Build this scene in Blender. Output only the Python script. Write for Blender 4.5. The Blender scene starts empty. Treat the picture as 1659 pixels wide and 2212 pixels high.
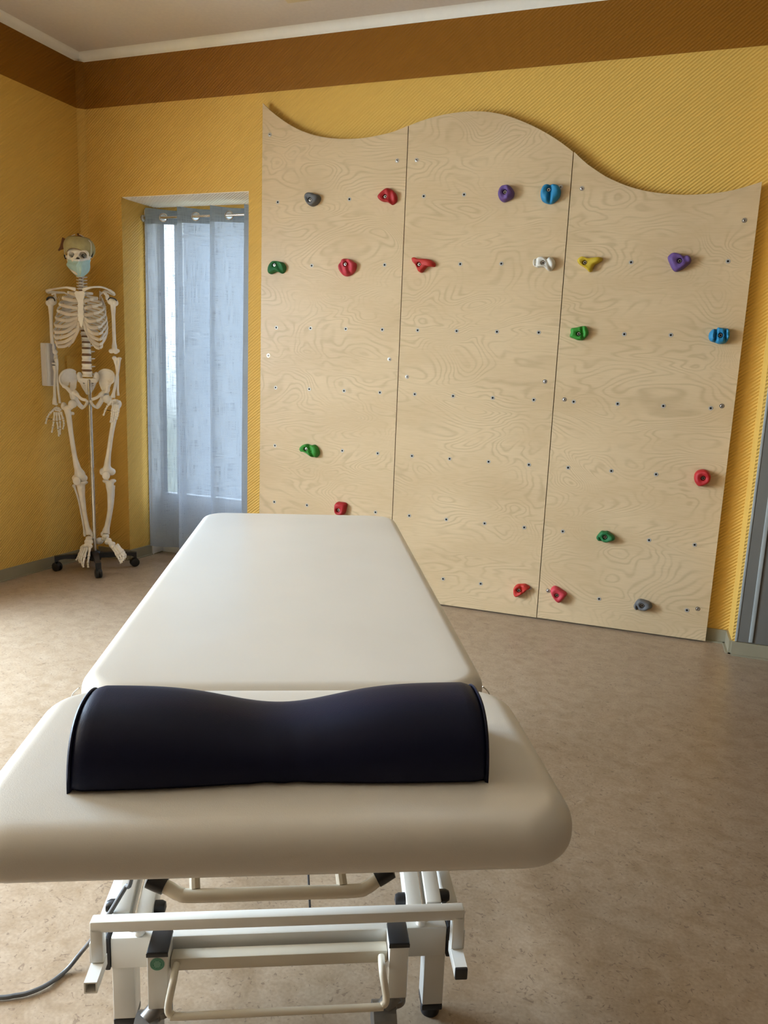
import bpy, bmesh, math, random
from mathutils import Vector, Matrix
from mathutils import noise as mn
random.seed(7)
PI = math.pi
scn = bpy.context.scene
COL = scn.collection

# ------------------------------------------------------------------ camera geometry (solved from the photo)
K = .77
F_PX, YAW, PITCH, ROLL = 1602.9, -.32886, .18327, -.03910
CAM = Vector((2.52261*K, -4.63843*K, 1.5033*K))
CX, CY = 829.5, 1106.0
fw = Vector((math.sin(YAW)*math.cos(PITCH), math.cos(YAW)*math.cos(PITCH), -math.sin(PITCH)))
rt = Vector((math.cos(YAW), -math.sin(YAW), 0)); dn = fw.cross(rt)
rt2 = rt*math.cos(ROLL)+dn*math.sin(ROLL); dn2 = -rt*math.sin(ROLL)+dn*math.cos(ROLL)
def hit(u, v, n, q):
    "point where the sight line of photo pixel u,v meets the plane through q with normal n"
    d = rt2*((u-CX)/F_PX)+dn2*((v-CY)/F_PX)+fw
    n = Vector(n); t = n.dot(Vector(q)-CAM)/n.dot(d)
    return CAM+d*t
def wy(u, v, y=0.0): return hit(u, v, (0,1,0), (0,y,0))
def wz(u, v, z=0.0): return hit(u, v, (0,0,1), (0,0,z))

# ------------------------------------------------------------------ materials
def newmat(name):
    m = bpy.data.materials.new(name); m.use_nodes = True
    nt = m.node_tree; b = nt.nodes['Principled BSDF']
    return m, nt, b
def N(nt, t, **kw):
    n = nt.nodes.new(t)
    for k, v in kw.items():
        if hasattr(n, k): setattr(n, k, v)
        else: n.inputs[k].default_value = v
    return n
def L(nt, a, b): nt.links.new(a, b)
def math_n(nt, op, a, b=None):
    n = nt.nodes.new('ShaderNodeMath'); n.operation = op
    for i, x in enumerate((a, b)):
        if x is None: continue
        if isinstance(x, (int, float)): n.inputs[i].default_value = x
        else: nt.links.new(x, n.inputs[i])
    return n.outputs[0]
def ramp(nt, fac, stops):
    r = nt.nodes.new('ShaderNodeValToRGB'); e = r.color_ramp.elements
    while len(e) < len(stops): e.new(.5)
    for i, (p, c) in enumerate(stops):
        e[i].position = p; e[i].color = (*c, 1) if len(c) == 3 else c
    nt.links.new(fac, r.inputs[0]); return r.outputs[0]
def bump(nt, b, h, s, d):
    n = N(nt, 'ShaderNodeBump'); n.inputs['Strength'].default_value = s; n.inputs['Distance'].default_value = d
    L(nt, h, n.inputs['Height']); L(nt, n.outputs[0], b.inputs['Normal'])
def plain(name, col, rough=.5, metal=0, spec=.5, var=.06, scale=30, bmp=0, coat=0):
    m, nt, b = newmat(name)
    tc = N(nt, 'ShaderNodeTexCoord'); no = N(nt, 'ShaderNodeTexNoise'); no.inputs['Scale'].default_value = scale; no.inputs['Detail'].default_value = 4
    L(nt, tc.outputs['Object'], no.inputs['Vector'])
    c0 = tuple(max(0, c*(1-var)) for c in col); c1 = tuple(min(1, c*(1+var)) for c in col)
    L(nt, ramp(nt, no.outputs[0], [(.3, c0), (.7, c1)]), b.inputs['Base Color'])
    b.inputs['Roughness'].default_value = rough; b.inputs['Metallic'].default_value = metal
    b.inputs['Specular IOR Level'].default_value = spec
    if coat: b.inputs['Coat Weight'].default_value = coat; b.inputs['Coat Roughness'].default_value = .15
    if bmp:
        bump(nt, b, no.outputs[0], bmp, .002)
    return m

def wall_material(name, yellow, band, ztop):
    m, nt, b = newmat(name)
    g = N(nt, 'ShaderNodeNewGeometry'); sp = N(nt, 'ShaderNodeSeparateXYZ'); L(nt, g.outputs['Position'], sp.inputs[0])
    x, y, z = sp.outputs
    gt = math_n(nt, 'GREATER_THAN', z, ztop)
    no = N(nt, 'ShaderNodeTexNoise'); no.inputs['Scale'].default_value = 2.2; L(nt, g.outputs['Position'], no.inputs['Vector'])
    v = math_n(nt, 'MULTIPLY_ADD', no.outputs[0], .16); nt.nodes[-1].inputs[2].default_value = .92
    mx = N(nt, 'ShaderNodeMix', data_type='RGBA'); L(nt, gt, mx.inputs[0])
    mx.inputs[6].default_value = (*yellow, 1); mx.inputs[7].default_value = (*band, 1)
    mu = N(nt, 'ShaderNodeVectorMath', operation='SCALE'); L(nt, mx.outputs[2], mu.inputs[0]); L(nt, v, mu.inputs['Scale'])
    L(nt, mu.outputs[0], b.inputs['Base Color'])
    b.inputs['Roughness'].default_value = .55; b.inputs['Specular IOR Level'].default_value = .35
    h = math_n(nt, 'ADD', x, y)
    a = math.radians(38); T = .0125
    ph = math_n(nt, 'SUBTRACT', math_n(nt, 'MULTIPLY', z, math.cos(a)*2*PI/T), math_n(nt, 'MULTIPLY', h, math.sin(a)*2*PI/T))
    s = math_n(nt, 'SINE', ph)
    n2 = N(nt, 'ShaderNodeTexNoise'); n2.inputs['Scale'].default_value = 180; L(nt, g.outputs['Position'], n2.inputs['Vector'])
    hh = math_n(nt, 'ADD', s, math_n(nt, 'MULTIPLY', n2.outputs[0], .8))
    bump(nt, b, hh, .75, .0013)
    return m

M = {}
M['wall'] = wall_material('ribbed yellow wallpaper', (.72, .44, .095), (.28, .108, .004), 2.527)
M['soffit'] = wall_material('ribbed cream wallpaper', (.92, .85, .76), (.92, .85, .76), 9)
M['ceiling'] = plain('ceiling paint', (.64, .56, .46), .9, var=.03, scale=60, bmp=.25)
M['cove'] = plain('white cove paint', (.84, .80, .70), .7, var=.02)
M['base'] = plain('grey beige skirting', (.30, .26, .17), .45, var=.06, scale=9)
M['white_metal'] = plain('white enamel metal', (.72, .71, .66), .28, var=.03, scale=12, coat=.3)
M['cream_metal'] = plain('cream enamel metal', (.66, .60, .48), .3, var=.05, scale=12, coat=.3)
M['black'] = plain('black plastic', (.012, .012, .014), .38, var=.2)
M['rubber'] = plain('grey rubber', (.05, .05, .055), .6, var=.2)
M['chrome'] = plain('chrome', (.62, .60, .58), .22, metal=1, var=.05)
M['steel'] = plain('zinc steel', (.55, .53, .50), .35, metal=1, var=.1)
M['dark_steel'] = plain('steel ring', (.46, .44, .40), .4, metal=.35, var=.1)
M['caster_metal'] = plain('cast grey metal', (.20, .19, .18), .35, metal=.7, var=.15)
M['pit'] = plain('dark hole', (.012, .010, .008), .9, spec=.05)
M['bone'] = plain('ivory bone plastic', (.84, .78, .69), .5, var=.07, scale=22, bmp=.15)
M['cartilage'] = plain('costal cartilage plastic', (.62, .53, .42), .45, var=.06, scale=22)
M['disc'] = plain('brown disc rubber', (.20, .10, .05), .6, var=.1)
M['olive'] = plain('olive cloth', (.42, .36, .17), .85, var=.12, scale=40, bmp=.3)
M['brown_cloth'] = plain('brown felt', (.16, .065, .025), .9, var=.15, scale=40)
M['mask'] = plain('pale blue mask fleece', (.44, .66, .68), .8, var=.04, scale=60, bmp=.2)
M['mask_white'] = plain('white fleece', (.80, .80, .78), .8, var=.03)
M['white_plastic'] = plain('white plastic', (.72, .70, .68), .4, var=.02)
M['shade_grey'] = plain('shaded side grey', (.42, .38, .36), .5, var=.04)  # grey puts the shade on the wall unit's side into colour
M['grey_paint'] = plain('grey door paint', (.135, .125, .105), .45, var=.04, scale=5)
M['pale_strip'] = plain('pale grey strip', (.36, .38, .36), .4, var=.08, scale=10)
M['window_frame'] = plain('white window frame', (.80, .80, .78), .4, var=.02)
M['cord'] = plain('grey cord', (.10, .10, .10), .45, var=.1)
M['edge_wood'] = plain('plywood edge', (.30, .17, .075), .7, var=.3, scale=80)
M['batten'] = plain('brown batten', (.22, .12, .05), .7, var=.1)
M['dim_wall'] = plain('low bounce wall', (.15, .10, .06), .8)  # darkened on purpose so the unseen walls bounce less light
M['green_sticker'] = plain('green sticker', (.02, .20, .11), .4, var=.05)
M['sticker_ink'] = plain('pale sticker ink', (.30, .55, .42), .5, var=.02)
M['lamp'] = plain('beige lamp cover', (.62, .50, .28), .5, var=.03)

def vinyl(name, col, rough, bm=.12):
    m, nt, b = newmat(name)
    tc = N(nt, 'ShaderNodeTexCoord')
    no = N(nt, 'ShaderNodeTexNoise'); no.inputs['Scale'].default_value = 2.5; no.inputs['Detail'].default_value = 3
    L(nt, tc.outputs['Object'], no.inputs['Vector'])
    vo = N(nt, 'ShaderNodeTexVoronoi'); vo.inputs['Scale'].default_value = 700; L(nt, tc.outputs['Object'], vo.inputs['Vector'])
    L(nt, ramp(nt, no.outputs[0], [(.3, tuple(c*.95 for c in col)), (.7, tuple(min(1, c*1.04) for c in col))]), b.inputs['Base Color'])
    b.inputs['Roughness'].default_value = rough; b.inputs['Specular IOR Level'].default_value = .5
    bump(nt, b, vo.outputs['Distance'], bm, .0006)
    return m
M['vinyl'] = vinyl('cream vinyl upholstery', (.62, .58, .51), .30)
M['navy'] = vinyl('navy blue vinyl', (.0050, .0068, .026), .48, .2); M['navy'].node_tree.nodes['Principled BSDF'].inputs['Specular IOR Level'].default_value = .22

# plywood with rotary-cut birch figure
def plywood():
    m, nt, b = newmat('birch plywood')
    tc = N(nt, 'ShaderNodeTexCoord'); oi = N(nt, 'ShaderNodeObjectInfo')
    mp = N(nt, 'ShaderNodeMapping'); mp.inputs['Scale'].default_value = (1.5, 1, 3.3)
    cb = N(nt, 'ShaderNodeCombineXYZ'); L(nt, math_n(nt, 'MULTIPLY', oi.outputs['Random'], 37.), cb.inputs[1])
    L(nt, tc.outputs['Object'], mp.inputs['Vector']); L(nt, cb.outputs[0], mp.inputs['Location'])
    n1 = N(nt, 'ShaderNodeTexNoise'); n1.inputs['Scale'].default_value = 1.25; n1.inputs['Detail'].default_value = 2.6; n1.inputs['Roughness'].default_value = .42; n1.inputs['Distortion'].default_value = .5
    L(nt, mp.outputs[0], n1.inputs['Vector'])
    s = math_n(nt, 'SINE', math_n(nt, 'MULTIPLY', n1.outputs[0], 215.))
    s = math_n(nt, 'POWER', math_n(nt, 'MULTIPLY_ADD', s, .5), 3.0)
    nt.nodes[-2].inputs[2].default_value = .5
    n2 = N(nt, 'ShaderNodeTexNoise'); n2.inputs['Scale'].default_value = 3.2; n2.inputs['Detail'].default_value = 3; L(nt, mp.outputs[0], n2.inputs['Vector'])
    s2 = math_n(nt, 'MULTIPLY', s, ramp(nt, n2.outputs[0], [(.38, (.12,.12,.12)), (.62, (1,1,1))]))
    mp2 = N(nt, 'ShaderNodeMapping'); mp2.inputs['Scale'].default_value = (14, 1, 190); L(nt, tc.outputs['Object'], mp2.inputs['Vector'])
    n3 = N(nt, 'ShaderNodeTexNoise'); n3.inputs['Scale'].default_value = 1; n3.inputs['Detail'].default_value = 2; L(nt, mp2.outputs[0], n3.inputs['Vector'])
    n4 = N(nt, 'ShaderNodeTexNoise'); n4.inputs['Scale'].default_value = 1.6; L(nt, mp.outputs[0], n4.inputs['Vector'])
    base = ramp(nt, n4.outputs[0], [(.3, (.59, .43, .245)), (.7, (.67, .505, .305))])
    mx = N(nt, 'ShaderNodeMix', data_type='RGBA'); L(nt, math_n(nt, 'MULTIPLY', s2, .42), mx.inputs[0]); L(nt, base, mx.inputs[6]); mx.inputs[7].default_value = (.40, .285, .15, 1)
    mx2 = N(nt, 'ShaderNodeMix', data_type='RGBA', blend_type='MULTIPLY'); mx2.inputs[0].default_value = 1; L(nt, mx.outputs[2], mx2.inputs[6])
    L(nt, ramp(nt, n3.outputs[0], [(.3, (.93,.92,.90)), (.7, (1,1,1))]), mx2.inputs[7])
    L(nt, mx2.outputs[2], b.inputs['Base Color'])
    b.inputs['Roughness'].default_value = .38; b.inputs['Specular IOR Level'].default_value = .4
    bump(nt, b, n3.outputs[0], .12, .0006)
    return m
M['ply'] = plywood()

def lino():
    m, nt, b = newmat('marbled linoleum')
    g = N(nt, 'ShaderNodeNewGeometry')
    n1 = N(nt, 'ShaderNodeTexNoise'); n1.inputs['Scale'].default_value = 17; n1.inputs['Detail'].default_value = 8; n1.inputs['Roughness'].default_value = .62; n1.inputs['Distortion'].default_value = .6
    mp = N(nt, 'ShaderNodeMapping'); mp.inputs['Scale'].default_value = (1, 1.15, 1); mp.inputs['Rotation'].default_value = (0, 0, .3)
    L(nt, g.outputs['Position'], mp.inputs[0]); L(nt, mp.outputs[0], n1.inputs['Vector'])
    base = ramp(nt, n1.outputs[0], [(.30, (.33, .235, .148)), (.52, (.40, .298, .202)), (.74, (.45, .347, .246))])
    n2 = N(nt, 'ShaderNodeTexNoise'); n2.inputs['Scale'].default_value = 48; n2.inputs['Detail'].default_value = 5; n2.inputs['Distortion'].default_value = 2.2
    L(nt, mp.outputs[0], n2.inputs['Vector'])
    f = ramp(nt, n2.outputs[0], [(.615, (0,0,0)), (.66, (1,1,1))])
    mx = N(nt, 'ShaderNodeMix', data_type='RGBA'); L(nt, math_n(nt, 'MULTIPLY', f, .6), mx.inputs[0]); L(nt, base, mx.inputs[6]); mx.inputs[7].default_value = (.17, .115, .08, 1)
    n3 = N(nt, 'ShaderNodeTexNoise'); n3.inputs['Scale'].default_value = 140; n3.inputs['Detail'].default_value = 2; L(nt, g.outputs['Position'], n3.inputs['Vector'])
    mx2 = N(nt, 'ShaderNodeMix', data_type='RGBA', blend_type='MULTIPLY'); mx2.inputs[0].default_value = 1; L(nt, mx.outputs[2], mx2.inputs[6])
    L(nt, ramp(nt, n3.outputs[0], [(.35, (.86,.85,.84)), (.65, (1,1,1))]), mx2.inputs[7])
    L(nt, mx2.outputs[2], b.inputs['Base Color'])
    b.inputs['Roughness'].default_value = .31; b.inputs['Specular IOR Level'].default_value = .4
    bump(nt, b, n3.outputs[0], .15, .001)
    return m
M['floor'] = lino()

def curtain_mat(name, col, trans, dens):
    m, nt, b = newmat(name)
    out = nt.nodes['Material Output']
    tc = N(nt, 'ShaderNodeTexCoord')
    def streak(sc, seed):
        mp = N(nt, 'ShaderNodeMapping'); mp.inputs['Scale'].default_value = sc; mp.inputs['Location'].default_value = (seed, seed, 0)
        L(nt, tc.outputs['UV'], mp.inputs[0])
        n = N(nt, 'ShaderNodeTexNoise'); n.inputs['Scale'].default_value = 1; n.inputs['Detail'].default_value = 3; L(nt, mp.outputs[0], n.inputs['Vector'])
        return n.outputs[0]
    h = streak((13, 300, 1), 3); v = streak((330, 8, 1), 8)
    w = math_n(nt, 'ADD', h, v)
    colr = ramp(nt, math_n(nt, 'MULTIPLY', w, .5), [(.37, tuple(c*.55 for c in col)), (.47, tuple(c*.92 for c in col)), (.58, col)])
    df = N(nt, 'ShaderNodeBsdfDiffuse'); L(nt, colr, df.inputs[0])
    tl = N(nt, 'ShaderNodeBsdfTranslucent'); L(nt, colr, tl.inputs[0])
    tr = N(nt, 'ShaderNodeBsdfTransparent'); tr.inputs[0].default_value = (.93, .96, 1, 1)
    m1 = N(nt, 'ShaderNodeMixShader'); m1.inputs[0].default_value = trans; L(nt, df.outputs[0], m1.inputs[1]); L(nt, tl.outputs[0], m1.inputs[2])
    m2 = N(nt, 'ShaderNodeMixShader')
    f = ramp(nt, math_n(nt, 'MULTIPLY', w, .5), [(.37, (dens*.1,)*3), (.55, (dens,)*3)])
    L(nt, f, m2.inputs[0]); L(nt, m1.outputs[0], m2.inputs[1]); L(nt, tr.outputs[0], m2.inputs[2])
    L(nt, m2.outputs[0], out.inputs[0]); return m
M['curtain'] = curtain_mat('blue grey linen', (.46, .52, .60), .42, .30)
M['curtain_hem'] = curtain_mat('blue grey linen double', (.30, .36, .43), .18, .0)

m, nt, b = newmat('window glass'); M['glass'] = m
for n in list(nt.nodes):
    if n.type != 'OUTPUT_MATERIAL': nt.nodes.remove(n)
gl = N(nt, 'ShaderNodeBsdfGlossy'); gl.inputs['Roughness'].default_value = .02; tr = N(nt, 'ShaderNodeBsdfTransparent'); tr.inputs[0].default_value = (.95, .98, 1, 1)
mxs = N(nt, 'ShaderNodeMixShader'); mxs.inputs[0].default_value = .05
L(nt, tr.outputs[0], mxs.inputs[1]); L(nt, gl.outputs[0], mxs.inputs[2]); L(nt, mxs.outputs[0], nt.nodes['Material Output'].inputs[0])

# ------------------------------------------------------------------ mesh helpers
class B:
    def __init__(s): s.bm = bmesh.new()
    def _new(s, vs, fs, mi=0):
        v = [s.bm.verts.new(p) for p in vs]
        for f in fs:
            try: fc = s.bm.faces.new([v[i] for i in f]); fc.material_index = mi
            except ValueError: pass
        return v
    def box(s, lo, hi, bev=0, seg=2, rot=None, mi=0):
        lo = Vector(lo); hi = Vector(hi); c = (lo+hi)/2; h = (hi-lo)/2
        t = bmesh.new(); bmesh.ops.create_cube(t, size=2)
        for v in t.verts: v.co = Vector((v.co.x*h.x, v.co.y*h.y, v.co.z*h.z))
        if bev: bmesh.ops.bevel(t, geom=t.edges[:], offset=bev, segments=seg, affect='EDGES', profile=.5)
        for v in t.verts: v.co = (rot @ v.co if rot else v.co)+c
        s._merge(t, mi); return s
    def bar(s, p, q, w, h, up=(0,0,1), bev=.002, mi=0):
        "rectangular bar between two points"
        p = Vector(p); q = Vector(q); d = (q-p); ln = d.length; y = d.normalized(); x = y.cross(Vector(up)).normalized(); z = x.cross(y)
        R = Matrix((x, y, z)).transposed(); c = (p+q)/2
        return s.box(c-Vector((w/2, ln/2, h/2)), c+Vector((w/2, ln/2, h/2)), bev, 2, R, mi)
    def _merge(s, t, mi=0):
        t.verts.index_update(); v = [s.bm.verts.new(x.co) for x in t.verts]
        for f in t.faces:
            try: g = s.bm.faces.new([v[x.index] for x in f.verts]); g.material_index = mi
            except ValueError: pass
        t.free()
    def tube(s, pts, r, n=12, cap=True, flat=1.0, side=None, closed=False, mi=0):
        pts = [Vector(p) for p in pts]; m = len(pts)
        if isinstance(r, (int, float)): r = [r]*m
        vs = []; ref = Vector(side) if side else None
        for i, p in enumerate(pts):
            if closed: d = pts[(i+1) % m]-pts[i-1]
            else: d = pts[min(i+1, m-1)]-pts[max(i-1, 0)]
            d.normalize()
            if ref is None:
                ref = Vector((0,0,1)) if abs(d.z) < .9 else Vector((1,0,0))
            x = (ref-d*ref.dot(d))
            if x.length < 1e-5: x = Vector((1,0,0)).cross(d)
            x.normalize(); y = d.cross(x)
            if side is None: ref = x
            for k in range(n):
                a = 2*PI*k/n; vs.append(p+x*math.cos(a)*r[i]+y*math.sin(a)*r[i]*flat)
        fs = []
        for i in range(m if closed else m-1):
            for k in range(n):
                j = (i+1) % m
                fs.append((i*n+k, i*n+(k+1) % n, j*n+(k+1) % n, j*n+k))
        if cap and not closed: fs.append(tuple(range(n))[::-1]); fs.append(tuple((m-1)*n+k for k in range(n)))
        s._new(vs, fs, mi); return s
    def ell(s, c, r, rot=None, u=20, v=14, mi=0):
        t = bmesh.new(); bmesh.ops.create_uvsphere(t, u_segments=u, v_segments=v, radius=1)
        r = Vector(r) if not isinstance(r, (int, float)) else Vector((r, r, r)); c = Vector(c)
        for x in t.verts:
            w = Vector((x.co.x*r.x, x.co.y*r.y, x.co.z*r.z)); x.co = (rot @ w if rot else w)+c
        s._merge(t, mi); return s
    def lathe(s, c, axis, prof, n=24, mi=0):
        "prof: (radius, height) pairs along the axis"
        c = Vector(c); z = Vector(axis).normalized(); x = z.orthogonal().normalized(); y = z.cross(x)
        vs = []; fs = []
        for (r, h) in prof:
            for k in range(n):
                a = 2*PI*k/n; vs.append(c+z*h+(x*math.cos(a)+y*math.sin(a))*max(r, 1e-5))
        for i in range(len(prof)-1):
            for k in range(n): fs.append((i*n+k, i*n+(k+1) % n, (i+1)*n+(k+1) % n, (i+1)*n+k))
        s._new(vs, fs, mi); return s
    def prism(s, pts, ext, mi=0):
        "planar polygon extruded by the vector ext"
        pts = [Vector(p) for p in pts]; ext = Vector(ext); n = len(pts)
        s._new(pts+[p+ext for p in pts], [tuple(range(n))[::-1], tuple(range(n, 2*n))]+[(i, (i+1) % n, n+(i+1) % n, n+i) for i in range(n)], mi); return s
    def build(s, name, mat, parent=None, org=(0,0,0), ang=35, remesh=0, smooth=0, cut=None, keep=0):
        bm = s.bm; org = Vector(org)
        for v in bm.verts: v.co -= org
        if remesh == 0: bmesh.ops.remove_doubles(bm, verts=bm.verts[:], dist=1e-6)
        bmesh.ops.recalc_face_normals(bm, faces=bm.faces[:])
        me = bpy.data.meshes.new(name); bm.to_mesh(me); bm.free()
        mats = mat if isinstance(mat, (list, tuple)) else [mat]
        for x in mats: me.materials.append(x)
        o = bpy.data.objects.new(name, me); COL.objects.link(o)
        if remesh:
            r = o.modifiers.new('r', 'REMESH'); r.mode = 'VOXEL'; r.voxel_size = remesh; r.use_smooth_shade = True
            if smooth: q = o.modifiers.new('s', 'SMOOTH'); q.iterations = smooth; q.factor = .5
            tmp = []
            for cb in (cut or []):
                for v in cb.bm.verts: v.co -= org
                cm = bpy.data.meshes.new('c'); cb.bm.to_mesh(cm); cb.bm.free()
                co = bpy.data.objects.new('c', cm); COL.objects.link(co); tmp.append(co)
                bo = o.modifiers.new('b', 'BOOLEAN'); bo.operation = 'DIFFERENCE'; bo.object = co; bo.solver = 'EXACT'
            bpy.context.view_layer.update()
            dg = bpy.context.evaluated_depsgraph_get(); me2 = bpy.data.meshes.new_from_object(o.evaluated_get(dg))
            o.modifiers.clear(); o.data = me2; bpy.data.meshes.remove(me); me2.name = name; me = me2
            me.materials.clear()
            for x in mats: me.materials.append(x)
            for p in me.polygons: p.material_index = 0
            for co in tmp: bpy.data.objects.remove(co)
        for p in me.polygons: p.use_smooth = True
        if ang < 180: me.set_sharp_from_angle(angle=math.radians(ang))
        if parent is not None: o.parent = parent
        return o

def empty(name, loc, rz=0):
    o = bpy.data.objects.new(name, None); COL.objects.link(o); o.location = loc; o.rotation_euler = (0, 0, rz); o.empty_display_size = .05
    return o
def tag(o, label=None, cat=None, group=None, kind=None):
    if label: o['label'] = label
    if cat: o['category'] = cat
    if group: o['group'] = group
    if kind: o['kind'] = kind
    return o
def struct(o, label=None): o['kind'] = 'structure'; 
def cr(pts, n=8, closed=False):
    "Catmull-Rom through points"
    P = [Vector(p) for p in pts]; m = len(P); out = []
    rng = m if closed else m-1
    for i in range(rng):
        if closed: a, b, c, d = P[i-1], P[i], P[(i+1) % m], P[(i+2) % m]
        else: a, b, c, d = P[max(i-1, 0)], P[i], P[i+1], P[min(i+2, m-1)]
        for k in range(n):
            t = k/n
            out.append(.5*((2*b)+(c-a)*t+(2*a-5*b+4*c-d)*t*t+(3*b-a-3*c+d)*t**3))
    if not closed: out.append(P[-1])
    return out
def lerp_list(r, n):
    out = []
    for i in range(len(r)-1):
        for k in range(n): t = k/n; t = t*t*(3-2*t); out.append(r[i]*(1-t)+r[i+1]*t)
    out.append(r[-1]); return out

# ------------------------------------------------------------------ THE ROOM
ZC = 2.802                                     # ceiling height
NL, NR, NZ = -.893, -.098, 2.064               # niche opening
def S(name, b, mat, label=None): 
    o = b.build(name, mat); o['kind'] = 'structure'
    if label: o['label'] = label
    return o
def lw(y): return -1.15-.064*(.04-y)           # left wall plane x at depth y

b = B(); b.box((-2.2, -7.6, -.1), (5.7, 1.0, 0)); S('floor', b, M['floor'], 'marbled beige brown linoleum floor')
b = B(); b.box((-2.2, -7.6, ZC), (5.7, .7, ZC+.12)); S('ceiling', b, M['ceiling'], 'warm white plastered ceiling')

b = B()
b.box((NR, .04, 0), (2.405, .36, ZC))
b.box((-1.5, .04, NZ), (NR, .36, ZC))
b.prism([(-1.5, .04, 0), (NL, .04, 0), (-.862, .36, 0), (-1.5, .36, 0)], (0, 0, NZ))
b.box((-.90, .30, 2.035), (NR, .36, NZ))       # lintel above the glazed door
b.box((-.90, .30, 0), (-.862, .36, 2.035))
S('wall_back', b, M['wall'], 'yellow ribbed back wall with orange band and curtained niche')
b = B(); b.box((-.888, .042, NZ-.004), (NR-.001, .30, NZ)); o = b.build('wall_back_soffit', M['soffit']); o.name = 'trim_1'; o['kind'] = 'structure'; o['label'] = 'cream underside of the curtained niche'
b = B(); b.box((2.405, -.11, 0), (5.6, .36, ZC)); S('wall_right', b, M['wall'], 'projecting yellow wall right of the climbing panels')
b = B(); b.box((5.4, -7.4, 0), (5.6, -.11, ZC)); S('wall_side', b, M['dim_wall'])
b = B(); b.box((-2.0, -7.6, 0), (5.6, -7.4, ZC)); S('wall_rear', b, M['dim_wall'])
# left wall with two windows towards the camera side
def lwp(y, z, off=0): return Vector((lw(y)-off, y, z))
b = B()
WIN = [(-4.60, -3.30, .75, 2.25), (-3.05, -1.45, .12, 2.15)]
T = .3
def lbox(b, y0, y1, z0, z1, o0=0, o1=T):
    b.prism([lwp(y0, z0, o0), lwp(y1, z0, o0), lwp(y1, z0, o1), lwp(y0, z0, o1)], (0, 0, z1-z0))
ys = sorted([-7.5, .35]+[y for w in WIN for y in w[:2]])
for i in range(len(ys)-1):
    y0, y1 = ys[i], ys[i+1]
    w = [w for w in WIN if abs(w[0]-y0) < 1e-6]
    if w: lbox(b, y0, y1, 0, w[0][2]); lbox(b, y0, y1, w[0][3], ZC)
    else: lbox(b, y0, y1, 0, ZC)
S('wall_left', b, M['wall'], 'yellow ribbed left wall with orange band')
for i, (y0, y1, z0, z1) in enumerate(WIN):
    b = B(); f = .07
    for (a, c, d, e) in ((y0, y0+f, z0, z1), (y1-f, y1, z0, z1), (y0+f, y1-f, z0, z0+f), (y0+f, y1-f, z1-f, z1), ((y0+y1)/2-.05, (y0+y1)/2+.05, z0+f, z1-f)):
        lbox(b, a, c, d, e, .13, .19)
    o = S('window_%d' % (i+2), b, M['window_frame'])
    g = B(); lbox(g, y0+f, (y0+y1)/2-.05, z0+f, z1-f, .155, .161); lbox(g, (y0+y1)/2+.05, y1-f, z0+f, z1-f, .155, .161); g.build('pane', M['glass'], o)
# niche glazed door
b = B(); x0, x1, z0, z1 = -.862, NR, 0.0, 2.035; f = .045; xm = wy(387, 600, .33).x
for (a, c, d, e) in ((x0, x0+.022, z0, z1), (x1-f, x1, z0, z1), (x0+.022, x1-f, z1-.03, z1), (x0+.022, x1-f, z0, .38), (xm-.018, xm+.018, .38, z1-.03)):
    b.box((a, .31, d), (c, .355, e), .003)
b.box((-.874, .212, 0), (-.853, .31, 2.035), .002)  # added post, keeps light from the pane off the niche jamb
o = S('window_1', b, M['window_frame'], 'glazed white door behind the blue grey curtain')
g = B(); g.box((x0+.022, .33, .38), (xm-.018, .336, z1-.03)); g.box((xm+.018, .33, .38), (x1-f, .336, z1-.03)); g.build('pane', M['glass'], o)

# cove between walls and ceiling (quarter-round)
def cove(name, p, q, inward, label):
    p = Vector(p); q = Vector(q); inward = Vector(inward).normalized(); r = .038
    vs = []; fs = []; n = 7
    for e in (p, q):
        vs.append(e+Vector((0, 0, ZC)))
        for k in range(n):
            a = PI/2*k/(n-1)
            vs.append(e+inward*(r-r*math.sin(a))+Vector((0, 0, ZC-(r-r*math.cos(a)))))
    m = n+1
    for k in range(1, n): fs.append((k, k+1, m+k+1, m+k))
    fs += [tuple(range(m)), tuple(range(m, 2*m))[::-1], (0, 1, m+1, m), (0, n, m+n, m)]
    b = B(); b._new(vs, fs); S(name, b, M['cove'], label)
cove('trim_2', (-1.16, .04, 0), (2.405, .04, 0), (0, -1, 0), 'white ceiling cove along the back wall')
cove('trim_3', (lw(-7.4), -7.4, 0), (lw(.04), .04, 0), (1, -.06, 0), 'white ceiling cove along the left wall')
cove('trim_6', (2.405, -.11, 0), (5.4, -.11, 0), (0, -1, 0), 'white ceiling cove on the projecting wall')
# bevelled corner strip
b = B(); b.prism([(-1.152, .042, 0), (-1.153, .010, 0), (-1.116, .042, 0)], (0, 0, ZC-.037)); S('trim_4', b, M['wall'], 'bevelled vertical corner strip left of the skeleton')
# skirting boards
def skirt(name, pts, label, z0=0):
    b = B()
    for i in range(len(pts)-1):
        p = Vector((*pts[i], 0)); q = Vector((*pts[i+1], 0)); d = (q-p).normalized(); nrm = Vector((d.y, -d.x, 0))
        b.prism([p, q, q+nrm*.010, p+nrm*.010], (0, 0, .062))
        b.prism([p, q, q+nrm*.020, p+nrm*.020], (0, 0, .006))
    S(name, b, M['base'], label)
skirt('baseboard_left', [(lw(-7.4), -7.4), (lw(-.01), -.01)], 'grey beige skirting along the left wall')
skirt('baseboard_back', [(-1.116, .04), (NL, .04), (-.864, .30)], 'grey beige skirting behind the skeleton and into the niche')
skirt('baseboard_right', [(NR, .04), (2.405, .04)], 'grey beige skirting right of the climbing panels')
skirt('baseboard_front', [(2.405, .03), (2.405, -.11), (5.4, -.11)], 'grey beige skirting around the projecting wall')
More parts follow.
